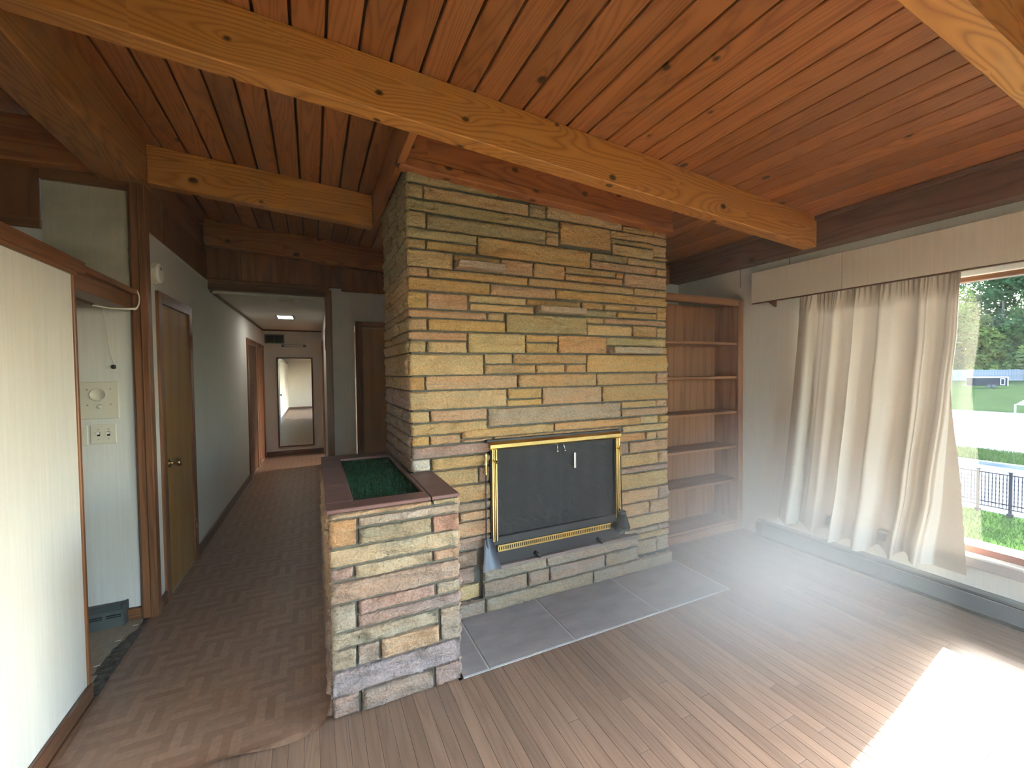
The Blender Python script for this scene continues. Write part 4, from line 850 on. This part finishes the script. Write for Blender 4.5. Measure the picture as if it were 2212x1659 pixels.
# ------------------------------------------------------------------ wall fittings
al = thing('smoke_alarm', 'round white alarm with a small display on the hall wall above the door', 'alarm', (xl(3.48), 3.46, 2.19))
m = MB(); m.lathe((xl(3.46), 3.46, 2.185), (1, 0, 0), [(.066, 0), (.066, .008), (.060, .012), (.062, .030)], 28); m.build('base', IVORY, al, smooth=False)
m = MB(); m.lathe((xl(3.46) + .030, 3.46, 2.185), (1, 0, 0), [(.062, 0), (.062, .012), (.056, .018), (.050, .020)], 28); m.build('cover', WHITE, al, smooth=True)
part('display', BLACK, al, ((xl(3.46) + .049, 3.444, 2.205), (xl(3.46) + .0515, 3.462, 2.222)))
for q in (-.014, .006, .022): part('button', IVORY, al, ((xl(3.46) + .049, 3.46 + q, 2.165), (xl(3.46) + .0525, 3.468 + q, 2.173)), bev=.001)
m = MB()
for k in range(18):
    a = 2 * PI * k / 18; cy_, sz = math.cos(a), math.sin(a); m.tube([(xl(3.46) + .010, 3.46 + .064 * cy_, 2.185 + .064 * sz), (xl(3.46) + .028, 3.46 + .0645 * cy_, 2.185 + .0645 * sz)], .0025, 5)
m.build('vent_ribs', IVORY, al)

def yk(y=3.37): return y
ic = thing('intercom_panel', 'square ivory intercom panel with round speaker on the kitchen wall', 'intercom', (-1.165, 3.37, 1.35))
part('plate', IVORY, ic, ((-1.262, 3.360, 1.265), (-1.078, 3.370, 1.490)), bev=.003)
m = MB(); m.lathe((-1.172, 3.360, 1.412), (0, -1, 0), [(.040, 0), (.040, .006), (.036, .010), (.034, .006)], 28); m.build('speaker_cap', IVORY, ic, smooth=True)
m = MB(); m.lathe((-1.165, 3.360, 1.340), (0, -1, 0), [(.013, 0), (.013, .010), (.009, .013)], 16); m.build('knob', IVORY, ic, smooth=True)
for x, z in ((-1.222, 1.443), (-1.115, 1.445), (-1.222, 1.35), (-1.115, 1.352)):
    m = MB(); m.lathe((x, 3.360, z), (0, -1, 0), [(.0035, 0), (.0035, .002), (.002, .003)], 8); m.build('screw', OLDBRASS, ic)
sw = thing('light_switch', 'double ivory light switch plate below the intercom', 'switch', (-1.155, 3.37, 1.16)); part('plate', IVORY, sw, ((-1.216, 3.363, 1.112), (-1.096, 3.370, 1.232)), bev=.003)
for x in (-1.178, -1.132):
    part('toggle', WHITE, sw, ((x - .005, 3.345, 1.172), (x + .005, 3.364, 1.184)), bev=.001); part('slot', DARKHOLE, sw, ((x - .007, 3.3622, 1.160), (x + .007, 3.3632, 1.186)))
    for dz in (.03, -.03):
        m = MB(); m.lathe((x, 3.363, 1.172 + dz), (0, -1, 0), [(.003, 0), (.003, .001), (.002, .002)], 8); m.build('screw', OLDBRASS, sw)
bp = thing('blank_plate', 'blank ivory wall plate left of the double switch', 'wall plate', (-1.27, 3.37, 1.17)); part('plate', IVORY, bp, ((-1.31, 3.363, 1.108), (-1.228, 3.370, 1.228)), bev=.003); part('insert', IVORY, bp, ((-1.29, 3.361, 1.128), (-1.246, 3.364, 1.208)), bev=.001)
pc = thing('pull_cord', 'thin pull cord with a black bead hanging on the kitchen wall', 'pull cord', (-1.11, 3.33, 1.9))
m = MB(); m.tube([(-1.118, 3.30, 1.93), (-1.116, 3.335, 1.85), (-1.112, 3.345, 1.75), (-1.105, 3.35, 1.66), (-1.094, 3.352, 1.60)], .0016, 5); m.build('string', CORD, pc, smooth=True)
part('bead', BLACK, pc, ((-1.103, 3.338, 1.567), (-1.083, 3.362, 1.592)), bev=.005)
lc = thing('lamp_cord', 'looped white lamp cord hanging at the end of the kitchen header', 'cord', (-0.98, 3.32, 2.0))
for k, r in enumerate((0, .012)):
    m = MB(); pts = []
    for i in range(22):
        t = i / 21; a = PI / 2 - t * PI * 1.02
        pts.append((-0.968 + .012 * math.sin(t * PI) + r * .3, 3.30 + (.030 - r) * math.cos(a) + .03 * (1 - t) - .02 * t, 1.985 + (.062 - r * .6) * math.sin(a)))
    pts += [(-1.0, 3.24, 1.92), (-1.04, 3.18, 1.912), (-1.09, 3.10, 1.915)]
    m.tube(pts, .0042, 6); m.build('cord_strand', CORD, lc, smooth=True)
kr = thing('floor_register', 'dark grey metal heat register at the foot of the kitchen wall', 'register', (-1.2, 3.33, 0))
m = MB(); m.prism([(-1.36, 3.30, .003), (-1.36, 3.305, .10), (-1.36, 3.335, .128), (-1.36, 3.37, .128), (-1.36, 3.37, .003)], (.285, 0, 0)); m.build('cover', GREYREG, kr)
m = MB()
for gx in (-1.335, -1.245, -1.155):
    for dz in (0, .012): m.box((gx, 3.299, .062 + dz), (gx + .07, 3.3035, .067 + dz))
m.build('louvre_slots', DARKHOLE, kr); part('side_flange', GREYREG, kr, ((-1.078, 3.296, .002), (-1.068, 3.37, .134)), bev=.002)

# hall fittings
mr = thing('wall_mirror', 'tall narrow mirror in a dark wooden frame at the end of the hall', 'mirror', (-.30, 9.0, 1.0))
part('glass', MIRROR, mr, ((-.585, 8.978, .18), (-.02, 8.985, 1.82)))
part('frame_stile', DARKBASE, mr, ((-.608, 8.965, .155), (-.583, 9.0, 1.845)), bev=.003); part('frame_stile', DARKBASE, mr, ((-.022, 8.965, .155), (.003, 9.0, 1.845)), bev=.003)
part('frame_rail', DARKBASEX, mr, ((-.583, 8.965, 1.82), (-.022, 9.0, 1.845)), bev=.003); part('frame_rail', DARKBASEX, mr, ((-.583, 8.965, .155), (-.022, 9.0, .18)), bev=.003)
vt = thing('return_air_vent', 'dark return air grille high on the hall end wall', 'vent', (-.63, 9.0, 2.18)); part('frame', GREYREG, vt, ((-.79, 8.985, 2.105), (-.77, 9.0, 2.27)), ((-.49, 8.985, 2.105), (-.47, 9.0, 2.27)), ((-.77, 8.985, 2.105), (-.49, 9.0, 2.125)), ((-.77, 8.985, 2.25), (-.49, 9.0, 2.27)), ((-.635, 8.985, 2.125), (-.625, 9.0, 2.25)))
part('dark_opening', DARKHOLE, vt, ((-.77, 8.996, 2.125), (-.49, 9.0, 2.25)))
for k in range(6): part('slat', GREYREG, vt, ((-.77, 8.990, 2.135 + k * .02), (-.49, 8.996, 2.139 + k * .02)))
tl = thing('tube_light', 'short unlit tube lamp in a metal holder above the mirror', 'lamp', (-.31, 9.0, 2.06)); part('back_plate', STEEL, tl, ((-.51, 8.975, 2.045), (-.11, 9.0, 2.085)), bev=.004)
m = MB(); m.tube([(-.47, 8.955, 2.062), (-.15, 8.955, 2.062)], .014, 10); m.build('tube', WHITE, tl, smooth=True); part('end_cap', STEEL, tl, ((-.515, 8.94, 2.04), (-.47, 8.98, 2.085)), ((-.15, 8.94, 2.04), (-.105, 8.98, 2.085)), bev=.005)
cl = thing('ceiling_light', 'lit square ceiling light set in the hall ceiling', 'ceiling light', (-.33, 6.9, 2.36)); part('frame', STEEL, cl, ((-.46, 6.78, 2.352), (-.22, 7.12, 2.362)), bev=.002); part('diffuser', LAMPON, cl, ((-.435, 6.80, 2.348), (-.245, 7.10, 2.353)))
sd = thing('smoke_detector', 'flat white smoke detector on the hall ceiling before the light', 'detector', (-.25, 5.55, 2.36)); m = MB(); m.lathe((-.25, 5.45, 2.362), (0, 0, -1), [(.075, 0), (.075, .012), (.066, .026), (.03, .032)], 24); m.build('body', IVORY, sd, smooth=True)
pf = thing('picture_frame', 'dark framed picture hanging high on the right hall wall', 'picture', (.165, 5.9, 2.0)); part('frame', BLACK, pf, ((.150, 5.55, 1.83), (.170, 5.585, 2.12)), ((.150, 5.885, 1.83), (.170, 5.92, 2.12)), ((.150, 5.585, 2.085), (.170, 5.885, 2.12)), ((.150, 5.585, 1.83), (.170, 5.885, 1.865)), bev=.003); part('print', IVORY, pf, ((.160, 5.585, 1.865), (.170, 5.885, 2.085)))
th = thing('thermostat', 'small white thermostat on the right hall wall', 'thermostat', (.165, 5.6, 1.37)); part('body', WHITE, th, ((.150, 5.56, 1.32), (.170, 5.64, 1.42)), bev=.006); part('dial', IVORY, th, ((.146, 5.585, 1.355), (.151, 5.615, 1.385)), bev=.002)
hs = thing('hall_switch', 'white switch plate on the right hall wall below the thermostat', 'switch', (.165, 5.6, 1.2)); part('plate', WHITE, hs, ((.163, 5.56, 1.14), (.170, 5.64, 1.26)), bev=.002); part('toggle', WHITE, hs, ((.148, 5.593, 1.19), (.165, 5.607, 1.205)), bev=.002)

# ------------------------------------------------------------------ scattering volume added in the living room to imitate lens glare
t = NT('glare_haze'); t.n.remove(t.bsdf)
vsn = t.n.new('ShaderNodeVolumeScatter'); vsn.inputs['Color'].default_value = (0.90, 0.95, 1.0, 1);  vsn.inputs['Anisotropy'].default_value = 0.25
geo = t.n.new('ShaderNodeNewGeometry')
dv = t.vmath('MULTIPLY', t.vmath('SUBTRACT', geo.outputs['Position'], (2.45, 1.62, 0.2)), (0.78, 1.55, 0.95))
ln = t.n.new('ShaderNodeVectorMath'); ln.operation = 'LENGTH'; t.link(dv, ln.inputs[0])
t.link(t.math('ADD', 0.006, t.math('POWER', t.rng(ln.outputs['Value'], 0.0, 1.15, 0.95, 0.0), 1.5)), vsn.inputs['Density'])
t.link(vsn.outputs[0], t.out.inputs['Volume'])
m = MB(); m.box((-0.93, -2.95, 0.03), (XW - .03, 2.40, 2.42)); hz = tag(m.build('glare_haze', t.m), 'added haze imitating lens glare in the living room before the window', 'haze', None, 'stuff')

# ------------------------------------------------------------------ outdoors
ZG = -2.6
gr = struct('ground')
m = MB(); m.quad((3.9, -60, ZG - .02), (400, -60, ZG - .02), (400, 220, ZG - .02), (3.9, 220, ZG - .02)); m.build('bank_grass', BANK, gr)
m = MB(); m.quad((3.9, -40, ZG), (17.3, -40, ZG), (17.3, 60, ZG), (3.9, 60, ZG)); m.build('lawn', GRASS, gr)
m = MB(); m.box((17.3, -40, ZG - .2), (18.4, 60, ZG + .02)); m.build('pavement', CONC, gr)
m = MB(); m.box((18.4, -40, ZG - .2), (25.6, 60, ZG - .005)); m.build('road', ASPH, gr)
m = MB(); m.box((25.6, -40, ZG - .2), (25.9, 60, ZG + .12)); m.build('kerb', BOARDF, gr)
m = MB(); m.box((25.9, -40, ZG - .2), (29.3, 60, ZG + .10)); m.build('verge', GRASS, gr)
m = MB(); m.box((29.3, -60, ZG - .2), (49.5, 90, ZG + .01)); m.build('parking_lot', speck('worn_lot', (0.035, 0.036, 0.04), (0.34, 0.34, 0.34), 0.22, 0.95), gr)
m = MB(); m.box((49.5, -60, ZG - .2), (56, 90, ZG + .03)); m.build('gravel_strip', GRAVEL, gr)
m = MB(); rg = random.Random(6)
for k in range(16000):
    x = 8 + 9.2 * rg.random() ** .8; y = rg.uniform(.5, 7.5); h = rg.uniform(.05, .13); a = rg.uniform(0, 3.14); dx, dy = .012 * math.cos(a), .012 * math.sin(a)
    m.bm.faces.new([m.bm.verts.new(q) for q in ((x - dx, y - dy, ZG), (x + dx, y + dy, ZG), (x + rg.uniform(-.05, .05), y + rg.uniform(-.05, .05), ZG + h))])
for k in range(14000):
    x = rg.uniform(26, 29.2); y = rg.uniform(2, 14); h = rg.uniform(.08, .22); a = rg.uniform(0, 3.14); dx, dy = .025 * math.cos(a), .025 * math.sin(a)
    m.bm.faces.new([m.bm.verts.new(q) for q in ((x - dx, y - dy, ZG + .1), (x + dx, y + dy, ZG + .1), (x + rg.uniform(-.08, .08), y + rg.uniform(-.08, .08), ZG + .1 + h))])
tag(m.build('grass_blades', GRASS, gr), kind='stuff')

mf = thing('metal_fence', 'black metal picket fence along the lawn outside the window', 'fence', (17.1, 4.5, ZG))
posts = [2.0 + .62 * k for k in range(9)]
pm = None
for y in posts:
    m = MB(); m.box((17.07, y - .03, ZG), (17.13, y + .03, ZG + 1.22), .004); m.box((17.06, y - .042, ZG + 1.22), (17.14, y + .042, ZG + 1.25), .006); m.box((17.04, y - .06, ZG), (17.16, y + .06, ZG + .12), .02); m.build('post', FENCEM, mf, (17.1, y, ZG))
for z in (1.14, .32, .20):
    part('rail', FENCEM, mf, ((17.085, posts[0], ZG + z), (17.115, posts[-1], ZG + z + .03)), bev=.003, org=(17.1, 4, ZG + z))
first = None
for a in posts[:-1]:
    for k in range(1, 9):
        y = a + .62 * k / 9
        if first is None:
            m = MB(); m.tube([(17.1, y, ZG + .20), (17.1, y, ZG + 1.15)], .009, 6)
            for j in range(7): m.lathe((17.1, y, ZG + .30 + j * .115), (0, 0, 1), [(.009, 0), (.015, .02), (.015, .04), (.009, .06)], 6)
            first = m.build('picket', FENCEM, mf, (17.1, y, ZG)); y_first = y
        else: dup(first, mf, (0, y - y_first, 0))
bf = thing('board_fence', 'long grey board fence in front of the far trees', 'fence', (185, 54, ZG))
rf = random.Random(9); N_ = 46
P0, P1 = Vector((178, 66, ZG)), Vector((192, 44, ZG)); d_ = (P1 - P0) / N_; nrm = Vector((d_.y, -d_.x, 0)).normalized() * .06
for k in range(N_):
    a = P0 + d_ * k; b_ = P0 + d_ * (k + .95); h = 3.3 + rf.uniform(-.08, .08)
    m = MB(); m.hexa([tuple(a - nrm), tuple(b_ - nrm), tuple(b_ + nrm), tuple(a + nrm), tuple(a - nrm + Vector((0, 0, h))), tuple(b_ - nrm + Vector((0, 0, h))), tuple(b_ + nrm + Vector((0, 0, h))), tuple(a + nrm + Vector((0, 0, h)))]); m.build('board', BOARDF, bf, tuple(a))
# cargo trailer
tr = thing('cargo_trailer', 'dark enclosed cargo trailer with a white roof parked on the far grass', 'trailer', (119.7, 34.7, ZG))
ta = Vector((117.9, 36.5, ZG)); tb = Vector((121.8, 33.1, ZG)); td = (tb - ta).normalized(); tnm = Vector((td.y, -td.x, 0)) * -1.0
def tbox(name, mat, u0, u1, w0, w1, z0, z1):
    q = lambda u, w_, z: tuple(ta + td * u + tnm * w_ + Vector((0, 0, z)))
    m = MB(); m.hexa([q(u0, w0, z0), q(u1, w0, z0), q(u1, w1, z0), q(u0, w1, z0), q(u0, w0, z1), q(u1, w0, z1), q(u1, w1, z1), q(u0, w1, z1)], .02); return m.build(name, mat, tr)
Lt = (tb - ta).length
tbox('body', TRAILER, 0, Lt, -1.0, 1.0, .45, 2.0); tbox('roof', TRROOF, -.05, Lt + .05, -1.05, 1.05, 2.0, 2.16); tbox('side_door', TRROOF, Lt - 1.2, Lt - .5, -1.03, -1.0, .6, 1.85); tbox('door_panel', TRAILER, Lt - 1.1, Lt - .6, -1.05, -1.03, .7, 1.75); tbox('corner_trim', TRROOF, Lt - .12, Lt + .02, -1.03, -.9, .45, 2.0)
for u in (2.2, 3.0):
    m = MB(); m.lathe(ta + td * u - tnm * .95 + Vector((0, 0, .36)), tnm, [(.2, -.1), (.36, -.08), (.36, .1), (.2, .12)], 16); m.build('wheel', RUBBER, tr)
tbox('tongue', STEEL, -1.2, 0, -.06, .06, .4, .5)
gz = thing('white_canopy', 'white pitched canopy on posts at the right edge of the window view', 'canopy', (50, 11.6, ZG))
cx, cyy = 50.0, 11.2
m = MB(); p4 = [(cx - 1.4, cyy - 1.4, ZG + 1.2), (cx + 1.4, cyy - 1.4, ZG + 1.2), (cx + 1.4, cyy + 1.4, ZG + 1.2), (cx - 1.4, cyy + 1.4, ZG + 1.2)]; ap = (cx, cyy, ZG + 2.7)
vv = [m.bm.verts.new(p) for p in p4]; va_ = m.bm.verts.new(ap); m.bm.faces.new(vv[::-1])
for i in range(4): m.bm.faces.new((vv[i], vv[(i + 1) % 4], va_))
m.build('roof_cloth', TRROOF, gz)
for p in p4: m = MB(); m.tube([(p[0] * .98 + cx * .02, p[1], ZG), (p[0] * .98 + cx * .02, p[1], ZG + 1.22)], .05, 8); m.build('post', TRROOF, gz)

def tree(x, y, h, r, mat, label, sd, n=6500):
    r_ = random.Random(sd); t = thing('leafy_tree', label, 'tree', (x, y, ZG), 'trees beyond the fence')
    m = MB(); m.tube([(x, y, ZG), (x + .2, y, ZG + h * .3), (x - .1, y + .2, ZG + h * .7)], [h * .022, h * .016, h * .006], 8); m.build('trunk', BARK, t, smooth=True)
    m = MB(); blobs = []
    for k in range(48):
        u = r_.random() ; z = ZG + h * (.06 + .92 * u); rr = r * (1 - .55 * abs(u - .35) ** 1.2) * (.75 if u > .8 else 1)
        a = r_.uniform(0, 6.28); q = r_.random() ** .5; blobs.append((x + rr * q * math.cos(a), y + rr * q * math.sin(a), z, r * r_.uniform(.22, .42)))
    for k in range(n):
        bx_, by_, bz_, br_ = r_.choice(blobs); v = Vector((r_.gauss(0, 1), r_.gauss(0, 1), r_.gauss(0, 1))).normalized() * br_ * r_.uniform(.7, 1.05)
        c = Vector((bx_, by_, bz_ )) + v; s_ = r_.uniform(.35, .85); a = Vector((r_.gauss(0, 1), r_.gauss(0, 1), r_.gauss(0, .6))).normalized(); b_ = a.orthogonal().normalized()
        if c.z < ZG + .2: c.z = ZG + .3
        m.bm.faces.new([m.bm.verts.new(c + q) for q in (a * s_, b_ * s_ * .6, -a * s_, -b_ * s_ * .6)])
    tag(m.build('foliage', mat, t), kind='stuff')
TR = [(196, 76, 34, 9, LEAF1, 'tall green tree left of the others, behind the curtain edge'), (200, 66, 30, 9, LEAF2, 'yellow-green tree left of centre beyond the board fence'), (205, 56, 37, 10, LEAF3, 'dark tall tree in the middle beyond the board fence'),
      (203, 46, 31, 9, LEAF1, 'mid-green tree right of centre beyond the board fence'), (208, 35, 36, 10, LEAF3, 'dark tree near the right edge of the window view'), (198, 60, 17, 7, LEAF2, 'low yellow-green tree close behind the board fence'), (200, 50, 19, 7, LEAF1, 'low green tree close behind the trailer'), (215, 24, 34, 10, LEAF1, 'green tree past the right edge of the window view'),
      (193, 40, 24, 8, LEAF2, 'yellow-green tree behind the right end of the board fence'), (190, 69, 22, 8, LEAF3, 'dark round tree behind the left end of the board fence'), (240, 52, 50, 14, LEAF1, 'broad green tree rising behind all the others'), (240, 74, 48, 14, LEAF3, 'broad dark tree behind the left trees'), (225, 62, 44, 12, LEAF3, 'tallest dark tree at the back of the grove'), (226, 42, 43, 12, LEAF3, 'second tallest dark tree at the back of the grove, to the right')]
for i, q in enumerate(TR): tree(*q, sd=40 + i)
for o in bpy.data.objects:
    if '_w' in o: del o['_w']
